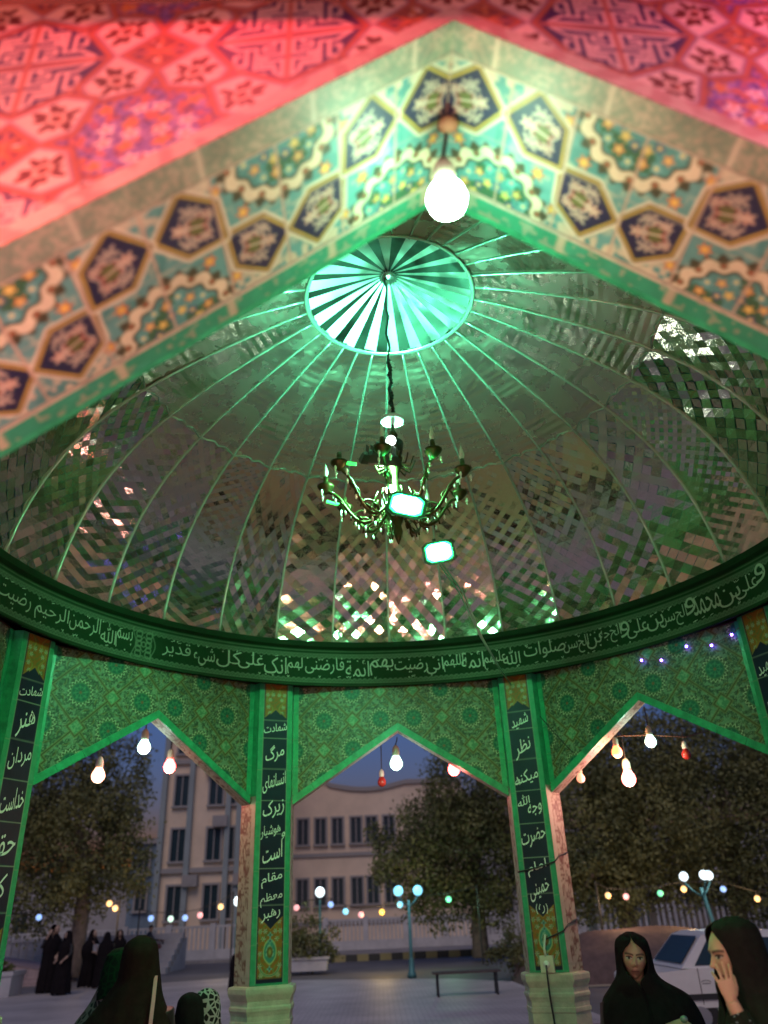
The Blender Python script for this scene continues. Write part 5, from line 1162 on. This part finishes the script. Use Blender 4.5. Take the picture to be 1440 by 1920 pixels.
# ================================================================ PEOPLE
SKIN = np.array((.36, .22, .15))
M_skin = vmat('skin', .5, .05, 60, dirt=.08)
def fabric(name, col, rough=.95, noise=.25, ns=30):
    m = mat(name, col, rough, noise=noise, nscale=ns, bump=.3, bscale=300, spec=.06)
    n = m.node_tree; b = n.nodes['Principled BSDF']; b.inputs['Sheen Weight'].default_value = .0
    tc = n.nodes.new('ShaderNodeTexCoord'); mp = n.nodes.new('ShaderNodeMapping'); mp.inputs['Scale'].default_value = (1, 1, .45); mp.inputs['Rotation'].default_value = (.5, .4, 0); n.links.new(tc.outputs['Object'], mp.inputs[0])
    t = n.nodes.new('ShaderNodeTexNoise'); t.inputs['Scale'].default_value = 5; t.inputs['Detail'].default_value = 1.5; t.inputs['Distortion'].default_value = .6; n.links.new(mp.outputs[0], t.inputs['Vector'])
    old = b.inputs['Normal'].links[0].from_node; bp = n.nodes.new('ShaderNodeBump'); bp.inputs['Strength'].default_value = .7; bp.inputs['Distance'].default_value = .07
    n.links.new(t.outputs['Fac'], bp.inputs['Height']); n.links.new(old.outputs[0], bp.inputs['Normal']); n.links.new(bp.outputs[0], b.inputs['Normal']); return m
F_black = fabric('black_chador_cloth', (.012, .010, .011)); F_brown = fabric('brown_black_chador_cloth', (.020, .010, .009)); F_green = fabric('black_shawl_cloth', (.014, .016, .014))
CLOTH = np.array((.013, .012, .012))
def body_cols(V, c, M, skin, hands=(), k=1.):
    """skin on the face, neck and hands, dark dress elsewhere"""
    C = face_cols((V - c) @ M / k, skin); d = np.linalg.norm(V - c, axis=1) > .19 * k
    for h in hands: d &= np.linalg.norm(V - np.array(h), axis=1) > .205 * k
    C[d] = CLOTH; return C
def head_pts(nu=72, nv=64):
    """a head, chin at z -.115, crown at .115, face towards -y"""
    th = np.linspace(.02, PI - .02, nv); ph = np.linspace(0, 2 * PI, nu, endpoint=False)
    T, P = np.meshgrid(th, ph, indexing='ij'); X = np.sin(T) * np.sin(P); Y = -np.sin(T) * np.cos(P); Z = np.cos(T)
    x, y, z = X * .074, Y * .094, Z * .115
    jaw = np.clip((-z - .01) / .105, 0, 1); x = x * (1 - .42 * jaw ** 1.3); y = np.where(y < 0, y * (1 - .10 * jaw), y * (1 - .55 * jaw))
    front = np.clip(-Y, 0, 1) ** 1.2
    y = np.where(Y < 0, np.maximum(y, -.088 + .25 * x * x / .074), y)
    def gs(cx, cz, sx, sz): return np.exp(-((x - cx) / sx) ** 2 - ((z - cz) / sz) ** 2) * (Y < 0)
    y = y - .020 * np.exp(-(x / .0105) ** 2) * np.clip((z + .040) / .012, 0, 1) * np.clip((.020 - z) / .050, 0, 1) * (Y < 0) * 1.25   # nose bridge to tip
    y = y - .006 * gs(0, -.030, .013, .009) - .004 * gs(.013, -.032, .006, .006) - .004 * gs(-.013, -.032, .006, .006)
    for s in (-1, 1):
        y = y + .011 * gs(s * .031, .006, .019, .011) - .005 * gs(s * .031, .003, .0125, .008) - .005 * gs(s * .032, .026, .024, .007) - .005 * gs(s * .042, -.022, .020, .018)
    y = y - .007 * gs(0, -.058, .022, .007) - .006 * gs(0, -.070, .018, .007) + .004 * gs(0, -.064, .024, .0022) + .003 * gs(0, -.083, .025, .006) - .008 * gs(0, -.100, .02, .013)
    V = np.stack([x, y, z], -1).reshape(-1, 3); n = nu; F = [(i * n + j, i * n + (j + 1) % n, (i + 1) * n + (j + 1) % n, (i + 1) * n + j) for i in range(nv - 1) for j in range(n)]
    F += [tuple(range(n - 1, -1, -1)), tuple(range((nv - 1) * n, nv * n))]
    return V, [f[::-1] for f in F]
def face_cols(L, skin=SKIN):
    """colours of skin, brows, eyes and lips from head-local places"""
    x, y, z = L[:, 0], L[:, 1], L[:, 2]; C = np.tile(skin, (len(L), 1)); f = (y < -.035) & (np.abs(x) < .08) & (np.abs(z) < .13)
    def mix(m, col): nonlocal C; m = (m * f)[:, None]; C = C * (1 - m) + np.array(col) * m
    mix(np.exp(-(x / .05) ** 2 - ((z + .03) / .03) ** 2) * .25, skin * np.array((1.15, .85, .8)))
    for s in (-1, 1):
        u = (x - s * .031); mix(np.exp(-(u / .022) ** 2 - ((z - .004) / .014) ** 2) * .45, skin * .45)
        mix(np.clip(1.4 - np.hypot(u / .0145, (z - .004) / .0062), 0, .5) * 2, (.45, .42, .38)); mix(np.clip(1.5 - np.hypot(u / .0062, (z - .004) / .0062), 0, .5) * 2, (.015, .01, .008))
        lid = np.abs(z - .0105 + 12 * u * u); mix(np.clip(1.6 - lid / .0028, 0, 1) * (np.abs(u) < .018), (.03, .018, .014))
        br = np.abs(z - .026 + 9 * (u * s - .004) ** 2 ) ; mix(np.clip(1.7 - br / .0042, 0, 1) * (np.abs(u) < .024) * .85, (.03, .02, .016))
        mix(np.exp(-((x - s * .012) / .004) ** 2 - ((z + .041) / .003) ** 2) * .7, skin * .25)
    lip = np.hypot(x / .021, (z + .064) / .0078); mix(np.clip(1.4 - lip, 0, .5) * 2 * .55, (.30, .13, .105)); mix(np.clip(1.5 - np.abs(z + .064 + x * x * 3) / .0016, 0, 1) * (np.abs(x) < .022), (.06, .025, .02))
    return C
def hand_mb(mb, wrist, up, back, side, curl=(.15, .12, .15, .22), spread=.10, size=1., thumb=.6):
    """palm, four unequal jointed fingers and a thumb; up = towards the fingertips, back = back of the hand, side = thumb side"""
    w = np.array(wrist, float); up = np.array(up, float) / np.linalg.norm(up); back = np.array(back, float); back = back - up * (back @ up); back /= np.linalg.norm(back); side = np.array(side, float); side = side - up * (side @ up) - back * (side @ back); side /= np.linalg.norm(side); k = size
    rings = []
    for t, ww, tk in ((-.012, .026, .020), (.015, .030, .020), (.045, .038, .018), (.072, .042, .015), (.088, .042, .012), (.094, .038, .008)):
        rings.append([w + k * (up * t + side * ww * math.cos(a) + back * tk * .75 * math.sin(a)) for a in np.linspace(0, 2 * PI, 16, endpoint=False)])
    mb.loft(rings)
    for i, (off, ln, r) in enumerate(((.033, .074, .0082), (.011, .082, .0084), (-.012, .076, .0080), (-.034, .059, .0072))):
        p = w + k * (up * (.086 if i < 3 else .080) + side * off); d = up * math.cos(spread * (1.5 - i) * .5) + side * math.sin(spread * (1.5 - i) * .5); P = [p]; ang = 0
        for s in (.45, .30, .25):
            ang += curl[i] * 1.2; dd = d * math.cos(ang) - back * math.sin(ang); p = p + dd * ln * s * k; P.append(p)
        Q = [P[0], P[0] * .5 + P[1] * .5, P[1], P[1] * .5 + P[2] * .5, P[2], P[3] * .6 + P[2] * .4, P[3]]
        mb.tube(Q, [r * k * f for f in (1.08, .98, 1.05, .93, .96, .88, .55)], 10)
    p = w + k * (up * .022 + side * .026 - back * .006); P = [p]; d = up * math.cos(thumb) + side * math.sin(thumb); d2 = d * .95 - back * .3
    for ln, dd in ((.040, d2), (.030, up * .8 + d * .3 - back * .15), (.024, up * .95 + d * .15 - back * .2)): dd = dd / np.linalg.norm(dd); p = p + dd * ln * k; P.append(p)
    mb.tube([P[0], P[1], P[1] * .5 + P[2] * .5, P[2], P[3]], [.0135 * k, .0115 * k, .0100 * k, .0100 * k, .006 * k], 10)
def union(name, mb, vox, parent, m, colfn=None, smooth=2):
    """one continuous skin over all the overlapping shapes"""
    o = raw('tmp', mb.V, mb.F); md = o.modifiers.new('r', 'REMESH'); md.mode = 'VOXEL'; md.voxel_size = vox
    s = o.modifiers.new('s', 'SMOOTH'); s.iterations = smooth; s.factor = .5
    bpy.context.view_layer.update(); me = bpy.data.meshes.new_from_object(o.evaluated_get(bpy.context.evaluated_depsgraph_get())); bpy.data.objects.remove(o)
    me.name = name; V = np.array([v.co[:] for v in me.vertices])
    if colfn is not None:
        ca = me.color_attributes.new('Col', 'FLOAT_COLOR', 'POINT'); c = np.ones((len(V), 4), np.float32); c[:, :3] = colfn(V); ca.data.foreach_set('color', c.ravel())
    me.polygons.foreach_set('use_smooth', [True] * len(me.polygons)); me.materials.clear(); me.materials.append(m)
    q = bpy.data.objects.new(name, me); COL.objects.link(q); q.parent = parent; return q
def drape(name, m, parent, levels, folds=.03, seed=0, n=96, rows=70, heading=0., origin=(0, 0, 0), kf=9, sway=0.):
    """cloth hung round a figure: levels (z, cx, cy, rx, ry, half opening in degrees at the face side -y)"""
    L = np.array(levels, float); g = np.random.default_rng(seed); z = np.linspace(L[0, 0], L[-1, 0], rows); o = np.argsort(L[:, 0])
    f = [np.interp(z, L[o, 0], L[o, i]) for i in range(1, 6)]
    for q in range(5):
        k = f[q].copy()
        for _ in range(2): k[1:-1] = (k[:-2] + 2 * k[1:-1] + k[2:]) / 4
        f[q] = k
    V = []; ph = g.uniform(0, 6.28, 6); top = z.max(); span = z.max() - z.min()
    for i in range(rows):
        al = math.radians(f[4][i]); P = np.linspace(al, 2 * PI - al, n); dn = (top - z[i]) / span
        w = 1 + folds * (.15 + dn ** 1.2 * 1.3) * (np.sin(kf * P + ph[0] + 2.2 * z[i] + sway * dn) * .6 + .5 * np.sin((kf * 2 - 3) * P + ph[1] - 1.5 * z[i]) + .35 * np.sin(3 * P + ph[2] + 7 * z[i])) + .012 * np.sin(26 * z[i] + 4 * np.sin(P + ph[3]))
        V.append(np.stack([f[0][i] + f[2][i] * w * np.sin(P), f[1][i] - f[3][i] * w * np.cos(P), np.full(n, z[i]) + .010 * folds / .03 * np.sin(5 * P + ph[4]) * dn], -1))
    V = np.array(V).reshape(-1, 3) @ rotz(heading).T + np.array(origin); F = [(i * n + j, i * n + j + 1, (i + 1) * n + j + 1, (i + 1) * n + j) for i in range(rows - 1) for j in range(n - 1)]
    b = len(V); V = np.vstack([V, V[:n].mean(0)]); F += [(j + 1, j, b) for j in range(n - 1)]
    o = raw(name, V, F, m, parent, True); md = o.modifiers.new('thickness', 'SOLIDIFY'); md.thickness = .006; md.offset = -1; return o
def place_head(mb, c, heading, tilt=0., nod=0., size=1.):
    V, F = head_pts(); cx_, sx_ = math.cos(nod), math.sin(nod); Rx = np.array([[1, 0, 0], [0, cx_, -sx_], [0, sx_, cx_]]); ct, st = math.cos(tilt), math.sin(tilt); Ry = np.array([[ct, 0, st], [0, 1, 0], [-st, 0, ct]])
    Mh = rotz(heading) @ Rx @ Ry; mb.add((V * size) @ Mh.T + np.array(c), F); return Mh
# ---------- woman facing us under the right arch
t = empty('person', (0, 0, 0), 'woman in a black chador facing us with a stern look, beside the right pillar', 'person', 'seated women at the right')
hc = atY(1188, 1795, .55); hd = math.radians(-13)
mb = MB(); Mh = place_head(mb, hc, hd, .10, .05)
mb.tube([hc + (0, .02, -.06), hc + (.0, .03, -.14), hc + (0, .05, -.20)], [.052, .05, .07], 14); mb.ball(hc + (.02, .06, -.42), (.20, .12, .25), 20, 14); mb.ball(hc + (.02, .05, -.68), (.22, .18, .14), 20, 12)
for s in (-1, 1): mb.tube([hc + (s * .19 + .02, .05, -.24), hc + (s * .25 + .02, -.02, -.45), hc + (s * .13 + .06, -.20, -.56)], [.06, .052, .035], 12)
h1 = atY(1272, 1910, .22); hand_mb(mb, h1 + (-.045, .06, -.045), (.45, -.25, .12), (.0, -.5, .8), (-.3, -.6, .5), (.55, .5, .55, .6), .1)
mb.tube([hc + (.19, -.20, -.56) * np.array(1.), h1 + (-.03, .1, -.06)], [.035, .026], 10); mb.tube([hc + (.06 - .13, -.20, -.56), h1 + (-.05, .07, -.05)], [.035, .027], 10)
union('body', mb, .0034, t, M_skin, lambda V, c=hc, M=Mh: body_cols(V, c, M, np.array((.46, .31, .21)), [h1]))
o = hc
drape('chador', F_black, t, [(.128, 0, .035, .02, .02, 0), (.122, 0, .03, .06, .06, 0), (.105, 0, .016, .085, .092, 0), (.078, 0, .014, .092, .104, 4), (.058, 0, .016, .097, .110, 26), (.03, 0, .02, .100, .112, 41), (-.03, 0, .022, .102, .114, 42), (-.075, 0, .016, .104, .116, 34), (-.098, 0, .004, .112, .122, 14), (-.115, 0, .0, .128, .128, 0), (-.135, 0, .0, .15, .135, 0), (-.16, 0.02, .02, .185, .15, 0), (-.20, .03, .03, .245, .17, 0), (-.30, .04, .02, .275, .21, 0), (-.45, .05, 0, .31, .26, 0), (-.60, .06, -.02, .37, .31, 0), (-.75, .06, -.03, .40, .34, 0), (-1.0, .06, 0, .38, .33, 0)], .030, 3, heading=hd, origin=o, kf=5, sway=3)
mb = MB(); mb.ball(h1 + (.02, -.03, .0), (.022, .016, .018), 10, 8); mb.build('ring_beads', mat('shiny_beads', (.3, .5, .35), .15, .6), t, True)
# ---------- woman in profile with her hand to her cheek
t = empty('person', (0, 0, 0), 'woman in a dark shawl in profile, hand at her cheek, at the right edge', 'person', 'seated women at the right')
hc = atY(1374, 1790, -1.12); hd = math.radians(-84)
mb = MB(); Mh = place_head(mb, hc, hd, .0, .10)
mb.tube([hc + (.02, 0, -.06), hc + (.05, 0, -.14), hc + (.07, 0, -.20)], [.052, .05, .07], 14); mb.ball(hc + (.10, .02, -.42), (.14, .20, .25), 20, 14); mb.ball(hc + (.08, .02, -.66), (.18, .2, .14), 20, 12)
wr = atY(1372, 1878, -1.285)
el = wr + np.array([.07, -.04, -.26]); mb.tube([hc + (.10, -.19, -.24), hc + (.10, -.22, -.38), el], [.055, .05, .042], 12); mb.tube([el, el * .45 + wr * .55, wr + (0, .0, .0)], [.042, .034, .024], 12)
mb.tube([hc + (.10, .2, -.24), hc + (.03, .22, -.45), hc + (-.12, .08, -.60)], [.055, .05, .035], 12)
hand_mb(mb, wr, (-.09, .10, 1), (-.10, -1, .1), (1, -.10, .15), (.16, .08, .11, .20), .26, .80, .55)
union('body', mb, .0032, t, M_skin, lambda V, c=hc, M=Mh: body_cols(V, c, M, np.array((.48, .34, .23)), [wr + (0, 0, .09)]))
drape('shawl', F_green, t, [(.134, 0, .03, .02, .02, 0), (.128, 0, .026, .06, .07, 0), (.112, 0, .016, .084, .096, 4), (.09, 0, .016, .090, .106, 18), (.04, 0, .022, .096, .110, 40), (-.03, 0, .028, .099, .112, 47), (-.085, 0, .03, .105, .116, 42), (-.12, 0, .04, .12, .125, 26), (-.16, 0, .07, .16, .145, 10), (-.20, 0, .09, .21, .165, 0), (-.30, 0, .10, .255, .20, 0), (-.45, 0, .08, .27, .24, 0), (-.62, 0, .05, .28, .27, 0), (-.95, 0, .05, .30, .28, 0)], .028, 8, heading=hd, origin=hc, kf=6, sway=2)
mb = MB(); mb.tube([hc + (.10, -.20, -.26), hc + (.09, -.245, -.38), el + (.0, -.0, -.005), el * .45 + wr * .55, el * .14 + wr * .86], [.085, .080, .066, .052, .040], 16); sl_v = mb.build('sleeve', F_green, t, True)
mb = MB(); g = np.random.default_rng(4)
for i in range(34):
    f = g.uniform(.10, .55); a = g.uniform(0, 6.28); p = wr * (1 - f) + el * f; rr = .038 + .03 * f; mb.ball(p + np.array([rr * math.cos(a), rr * math.sin(a), g.normal() * .004]), g.uniform(.003, .006), 6, 4)
mb.build('sequins', mat('bright_sequins', (.7, .8, .7), .12, .9), sl_v)
# ---------- woman with her back to us
t = empty('person', (0, 0, 0), 'woman in a brown black chador seen from behind, before the left arch', 'person')
hc = atY(264, 1802, .55); hd = math.radians(178)
mb = MB(); place_head(mb, hc, hd); mb.tube([hc, hc + (0, 0, -.2)], [.05, .06], 12); mb.ball(hc + (0, 0, -.42), (.2, .13, .26), 18, 12); mb.ball(hc + (0, .06, -.7), (.2, .2, .14), 18, 10)
for s in (-1, 1): mb.tube([hc + (s * .16, 0, -.25), hc + (s * .19, .06, -.5), hc + (s * .1, .20, -.6)], [.06, .05, .035], 10)
union('body', mb, .006, t, M_skin, lambda V: np.tile(CLOTH, (len(V), 1)))
drape('chador', F_brown, t, [(.130, 0, .02, .02, .02, 0), (.124, 0, .02, .055, .06, 0), (.10, 0, .02, .083, .09, 20), (.05, 0, .02, .098, .11, 36), (-.03, 0, .01, .106, .115, 36), (-.10, 0, .0, .118, .122, 25), (-.17, .02, 0, .155, .14, 5), (-.24, .035, 0, .20, .155, 0), (-.30, .045, 0, .24, .17, 0), (-.42, .05, 0, .30, .20, 0), (-.60, .02, .0, .33, .26, 0), (-.95, .02, .0, .37, .32, 0)], .034, 15, heading=hd, origin=hc, kf=8, sway=2)
F_pink = mat('pink_leather', (.55, .26, .26), .5)
mb = MB(); P = [hc + (.112, -.06, -.075), hc + (.120, -.100, -.13), hc + (.128, -.140, -.20), hc + (.132, -.172, -.28), hc + (.135, -.200, -.40), hc + (.14, -.245, -.6)]
for a, b in zip(P[:-1], P[1:]): mb.loft([[p + (-.010, 0, 0), p + (.010, 0, 0), p + (.010, .006, 0), p + (-.010, .006, 0)] for p in (a, b)])
tag(mb.build('bag_strap', F_pink), 'pale pink bag strap over the shoulder of the woman seen from behind', 'bag strap')
# ---------- person in a patterned veil beside her
t = empty('person', (0, 0, 0), 'person in a grey patterned veil and green scarf, half hidden by the woman in brown', 'person')
hc = atY(228, 1818, 1.35); hd = math.radians(165)
mb = MB(); place_head(mb, hc, hd); mb.tube([hc, hc + (-.02, 0, -.2)], [.05, .06], 12); mb.ball(hc + (-.06, 0, -.42), (.19, .13, .26), 18, 12); mb.ball(hc + (-.08, .0, -.7), (.2, .2, .14), 18, 10); union('body', mb, .006, t, M_skin, lambda V: np.tile(CLOTH, (len(V), 1)))
def pattern(name, c1, c2, sc, kind='VORONOI'):
    m = bpy.data.materials.new(name); m.use_nodes = True; n = m.node_tree; b = n.nodes['Principled BSDF']; b.inputs['Roughness'].default_value = .95; b.inputs['Specular IOR Level'].default_value = .04
    tc = n.nodes.new('ShaderNodeTexCoord'); v = n.nodes.new('ShaderNodeTexVoronoi'); v.feature = 'DISTANCE_TO_EDGE'; v.inputs['Scale'].default_value = sc; n.links.new(tc.outputs['Object'], v.inputs['Vector'])
    r = n.nodes.new('ShaderNodeValToRGB'); r.color_ramp.elements[0].position = .10; r.color_ramp.elements[1].position = .14; r.color_ramp.elements[0].color = (*c1, 1); r.color_ramp.elements[1].color = (*c2, 1)
    n.links.new(v.outputs['Distance'], r.inputs[0]); n.links.new(r.outputs[0], b.inputs['Base Color']); return m
drape('patterned_veil', pattern('grey_patterned_cloth', (.17, .11, .12), (.035, .022, .026), 26), t, [(.02, 0, .0, .112, .118, 30), (-.10, -.01, .0, .125, .125, 20), (-.2, -.02, 0, .17, .15, 0), (-.30, -.04, 0, .225, .17, 0), (-.5, -.08, 0, .27, .22, 0), (-.9, -.10, .0, .34, .3, 0)][::1], .035, 25, heading=0, origin=hc, kf=7)
drape('scarf', pattern('green_black_scarf_cloth', (.010, .024, .012), (.010, .011, .010), 22), t, [(.126, 0, .02, .02, .02, 0), (.118, 0, .02, .06, .06, 0), (.09, 0, .02, .088, .098, 25), (.0, 0, .02, .108, .118, 38), (-.10, 0, .02, .122, .128, 25), (-.16, -.01, .02, .15, .14, 5)], .02, 26, heading=hd, origin=hc)
# ---------- two children
for (px, py, y, lab, m, sz) in ((357, 1897, 1.2, 'small child with a plain black head covering, left of the two by the pillar', F_black, .80), (389, 1888, 1.3, 'small child with a patterned black white head scarf close to the pillar', pattern('black_white_scarf_cloth', (.34, .32, .32), (.015, .014, .016), 26), .78)):
    t = empty('person', (0, 0, 0), lab, 'child', 'children by the left pillar'); hc = atY(px, py, y); k = sz; hd = math.radians(170)
    mb = MB(); place_head(mb, hc, hd, size=k); mb.tube([hc, hc + (0, 0, -.17)], [.035, .045], 10); mb.ball(hc + (0, 0, -.32), (.12, .09, .18), 14, 10)
    z0 = hc[2]
    for s in (-1, 1): mb.tube([hc + (s * .06, 0, -.42), hc + (s * .065, .0, -.42 - (z0 - .42) * .5), (hc[0] + s * .065, hc[1], .03)], [.06, .045, .035], 8); mb.tube([hc + (s * .11, 0, -.2), hc + (s * .15, .03, -.36), hc + (s * .13, .10, -.48)], [.035, .03, .022], 8); mb.ball((hc[0] + s * .065, hc[1] + .03, .03), (.035, .075, .03), 8, 6)
    union('body', mb, .007, t, M_skin, lambda V: np.tile(CLOTH, (len(V), 1)))
    drape('head_scarf', m, t, [(.115 * k + .012, 0, .02, .015, .015, 0), (.112 * k + .005, 0, .02, .05, .055, 0), (.08 * k, 0, .015, .078 * k + .01, .09 * k + .01, 25), (0, 0, .012, .09 * k + .012, .10 * k + .012, 36), (-.09, 0, .01, .09, .095, 25), (-.14, 0, 0, .11, .10, 5), (-.2, 0, 0, .15, .12, 0)], .02, int(px), heading=hd, origin=hc, n=64, rows=40)
    drape('coat', F_black, t, [(-.16, 0, 0, .10, .08, 0), (-.2, 0, 0, .155, .11, 0), (-.35, 0, .01, .165, .13, 0), (-.6, 0, .01, .19, .16, 0), (-z0 + .12, 0, .01, .21, .18, 0)], .03, int(px) + 1, heading=hd, origin=hc, n=64, rows=40)
# ---------- standing women on the pavement
def chador_woman(pxf, pyf, top, label, heading, w=1., flare=0., lean=0., arm=None, bag=False, seed=0, m=F_black, faceopen=38, y=None, z=GZ):
    b = atZ(pxf, pyf, z) if y is None else None
    yy = b[1]; h = atY(pxf, top, yy)[2] - z; t = empty('person', (0, 0, 0), label, 'person', 'women in chadors on the pavement'); k = h / 1.62; o = np.array([b[0], b[1], z])
    hc = o + np.array([lean, 0, h - .125 * k]); mb = MB(); Mh = place_head(mb, hc, heading, size=k); R3 = rotz(heading)
    def q(x, y_, z_): return o + R3 @ np.array([x * k, y_ * k, z_ * k])
    mb.tube([hc, q(0, .02, 1.32)], [.05 * k, .06 * k], 10); mb.loft([[q(rx * math.cos(a), ry * math.sin(a) + .02, zz) for a in np.linspace(0, 2 * PI, 16, endpoint=False)] for zz, rx, ry in ((1.36, .10, .07), (1.30, .19, .10), (1.1, .17, .11), (.95, .15, .10), (.82, .18, .12), (.74, .17, .11))])
    hands = []
    for s in (-1, 1):
        mb.tube([q(s * .09, .02, .80), q(s * .09, .0, .45), q(s * .09, .03, .08)], [.085 * k, .06 * k, .042 * k], 10); mb.ball(q(s * .09, -.05, .035), (.045 * k, .11 * k, .035 * k), 10, 6)
        A = [q(s * .19, .02, 1.28), q(s * .24, .02, 1.03), q(s * .20, -.14, .90)]
        if arm == 'face' and s < 0: A = [q(s * .19, .02, 1.28), q(s * .25, -.10, 1.08), q(s * .11, -.13, 1.38)]
        if arm == 'front': A = [q(s * .19, .02, 1.28), q(s * .25, -.05, 1.05), q(s * .06, -.24, .98)]
        mb.tube(A, [.052 * k, .042 * k, .028 * k], 10); d = A[2] - A[1]; hands.append(A[2] + d / np.linalg.norm(d) * .09 * k); hand_mb(mb, A[2], d, R3 @ np.array([0, -1, .2]), R3 @ np.array([-s, -.2, .3]), (.25, .25, .25, .3), .1, k)
    skin = np.array((.38, .25, .18)); union('body', mb, .009, t, M_skin, lambda V, c=hc, M=Mh, k=k, hs=hands: body_cols(V, c, M, skin, hs, k), 1)
    H = h / k; lv = [(H + .010, 0, .02, .02, .02, 0), (H, 0, .02, .06, .06, 0), (H - .03, 0, .015, .088, .092, 24), (H - .10, 0, .02, .104, .115, faceopen), (H - .19, 0, .02, .112, .12, faceopen * .8), (H - .25, 0, .01, .135, .13, 6), (H - .31, 0, 0, .20, .15, 0), (H - .40, flare * .3, 0, .245 + abs(flare) * .3, .18, 0), (H - .60, flare * .6, 0, .25 * w + abs(flare) * .5, .21, 0), (H - .72, flare * .4, 0, .25 * w + abs(flare) * .3, .20, 0), (H - .9, 0, 0, .25 * w, .21, 0), (.45, 0, 0, .28 * w, .24, 0), (.03, 0, 0, .31 * w, .27, 0)]
    drape('chador', m, t, [(a * k, b_ * k, c * k, d * k, e * k, f) for a, b_, c, d, e, f in lv], .045, seed, heading=heading, origin=o, n=72, rows=60, kf=7)
    return t, hc, R3, k, q
chador_woman(85, 1862, 1735, 'tall woman in black chador, hand raised to her face, leftmost on the pavement', math.radians(15), arm='face', seed=61, lean=.10, w=.85)
chador_woman(113, 1866, 1746, 'woman in a black chador turned to the left, close beside the tall woman', math.radians(-40), seed=62, w=.8)
t, hc, R3, k, q = chador_woman(163, 1852, 1744, 'woman with white chest scarf and tan strap, her chador flared', math.radians(55), arm='front', flare=-.10, seed=63, w=.95, lean=.05)
mb = MB(); mb.loft([[q(a, b_, z) for a, b_ in ((-.10, -.225), (.10, -.225), (.09, -.20), (-.09, -.20))] for z in (1.20, 1.08, .98)]); mb.build('white_scarf', mat('white_cotton', (.5, .5, .52), .8), t)
mb = MB(); mb.tube([q(-.12, -.17, 1.30), q(0, -.245, 1.12), q(.14, -.24, .92)], .012 * k, 6); mb.build('bag_strap', mat('tan_strap', (.42, .26, .2), .6), t)
for s in (-.1, .1): mb = MB(); mb.ball(q(s, -.12, .04), (.055, .12, .04), 10, 6); mb.build('white_shoe', mat('white_trainer', (.6, .58, .58), .6), t, True)
chador_woman(191, 1853, 1748, 'woman in a wide black chador seen from behind, middle of the right hand group', math.radians(185), seed=64, w=1.05)
chador_woman(215, 1849, 1744, 'slim woman in a black chador facing us, rightmost of the standing group', math.radians(20), seed=65, w=.75)
chador_woman(437, 1858, 1790, 'dark figure in a chador half hidden by the left pillar', math.radians(100), seed=66, w=1.3)
# ---------- motorcycle rider
x, y = RID; t = empty('person', (0, 0, 0), 'rider in dark clothes sitting on the motorcycle', 'person'); hc = np.array([x + .02, y, GZ + 1.52])
mb = MB(); Mh = place_head(mb, hc, math.radians(90)); mb.tube([hc, hc + (-.02, 0, -.2)], [.05, .07], 10); mb.loft([[np.array([x - .08 + .03 * f + rx * math.cos(a), y + ry * math.sin(a), GZ + zz]) for a in np.linspace(0, 2 * PI, 14, endpoint=False)] for zz, rx, ry, f in ((1.36, .09, .12, 2), (1.28, .12, .21, 1.5), (1.05, .12, .18, .5), (.86, .14, .18, 0), (.80, .12, .15, 0))])
for s in (-1, 1):
    mb.tube([(x - .02, y + s * .2, GZ + 1.26), (x + .12, y + s * .28, GZ + 1.06), (x + .46, y + s * .27, GZ + 1.05)], [.055, .045, .03], 8); hand_mb(mb, (x + .46, y + s * .27, GZ + 1.05), (1, 0, -.1), (0, 0, 1), (0, -s, 0), (.8, .8, .8, .8))
    mb.tube([(x - .08, y + s * .10, GZ + .86), (x + .30, y + s * .16, GZ + .80), (x + .12, y + s * .17, GZ + .36)], [.085, .065, .045], 8); mb.ball((x + .17, y + s * .17, GZ + .32), (.12, .045, .04), 8, 6)
def rc(V, c=hc, M=Mh):
    C = face_cols((V - c) @ M); cl = V[:, 2] < c[2] - .13; hnd = (V[:, 0] > x + .44) & cl; C[cl & ~hnd] = (.02, .02, .025); return C
union('body', mb, .009, t, M_skin, rc, 1)
mb = MB(); V, F = head_pts(32, 28); keep = V.copy(); keep[:, 2] = np.maximum(keep[:, 2], .02 - .3 * np.clip(keep[:, 1] + .02, 0, .1)); mb.add((keep * 1.06) @ Mh.T + hc + (0, 0, .004), F); mb.build('hair', mat('black_hair', (.012, .010, .009), .6), t, True)
# ---------- seats and floor covering inside
def seat(name, c, d, label, rz=0.):
    t = empty(name, (0, 0, 0), label, 'bench'); R3 = rotz(rz); mb = MB(); mb.box((c[0], c[1], .43), (d[0], d[1], .05), M=R3); mb.build('seat', M_stone, t)
    for s in (-.4, .4): mb = MB(); p = R3 @ np.array([d[0] * s, 0, 0]); mb.box((c[0] + p[0], c[1] + p[1], .2), (.12, d[1] * .8, .405), M=R3); mb.build('leg', M_stone, t)
seat('stone_bench', (1.16, .62), (.8, .42), 'low stone bench under the woman facing us'); seat('stone_bench', (1.32, -1.1), (.6, .42), 'low stone bench under the woman in profile'); seat('stone_bench', (-1.75, .6), (.9, .42), 'low stone bench under the woman seen from behind', .05)
mb = MB(); mb.lathe([(2.6, 0), (2.6, .012), (.01, .012)], 48, (0, 0, .002)); tag(mb.build('carpet', mat('brown_woven_carpet', (.34, .245, .185), .9, noise=.35, nscale=7, bump=.3, bscale=120)), 'round brown woven carpet on the pavilion floor', 'carpet')  # out of view, added to give the dome mirrors a brown reflection
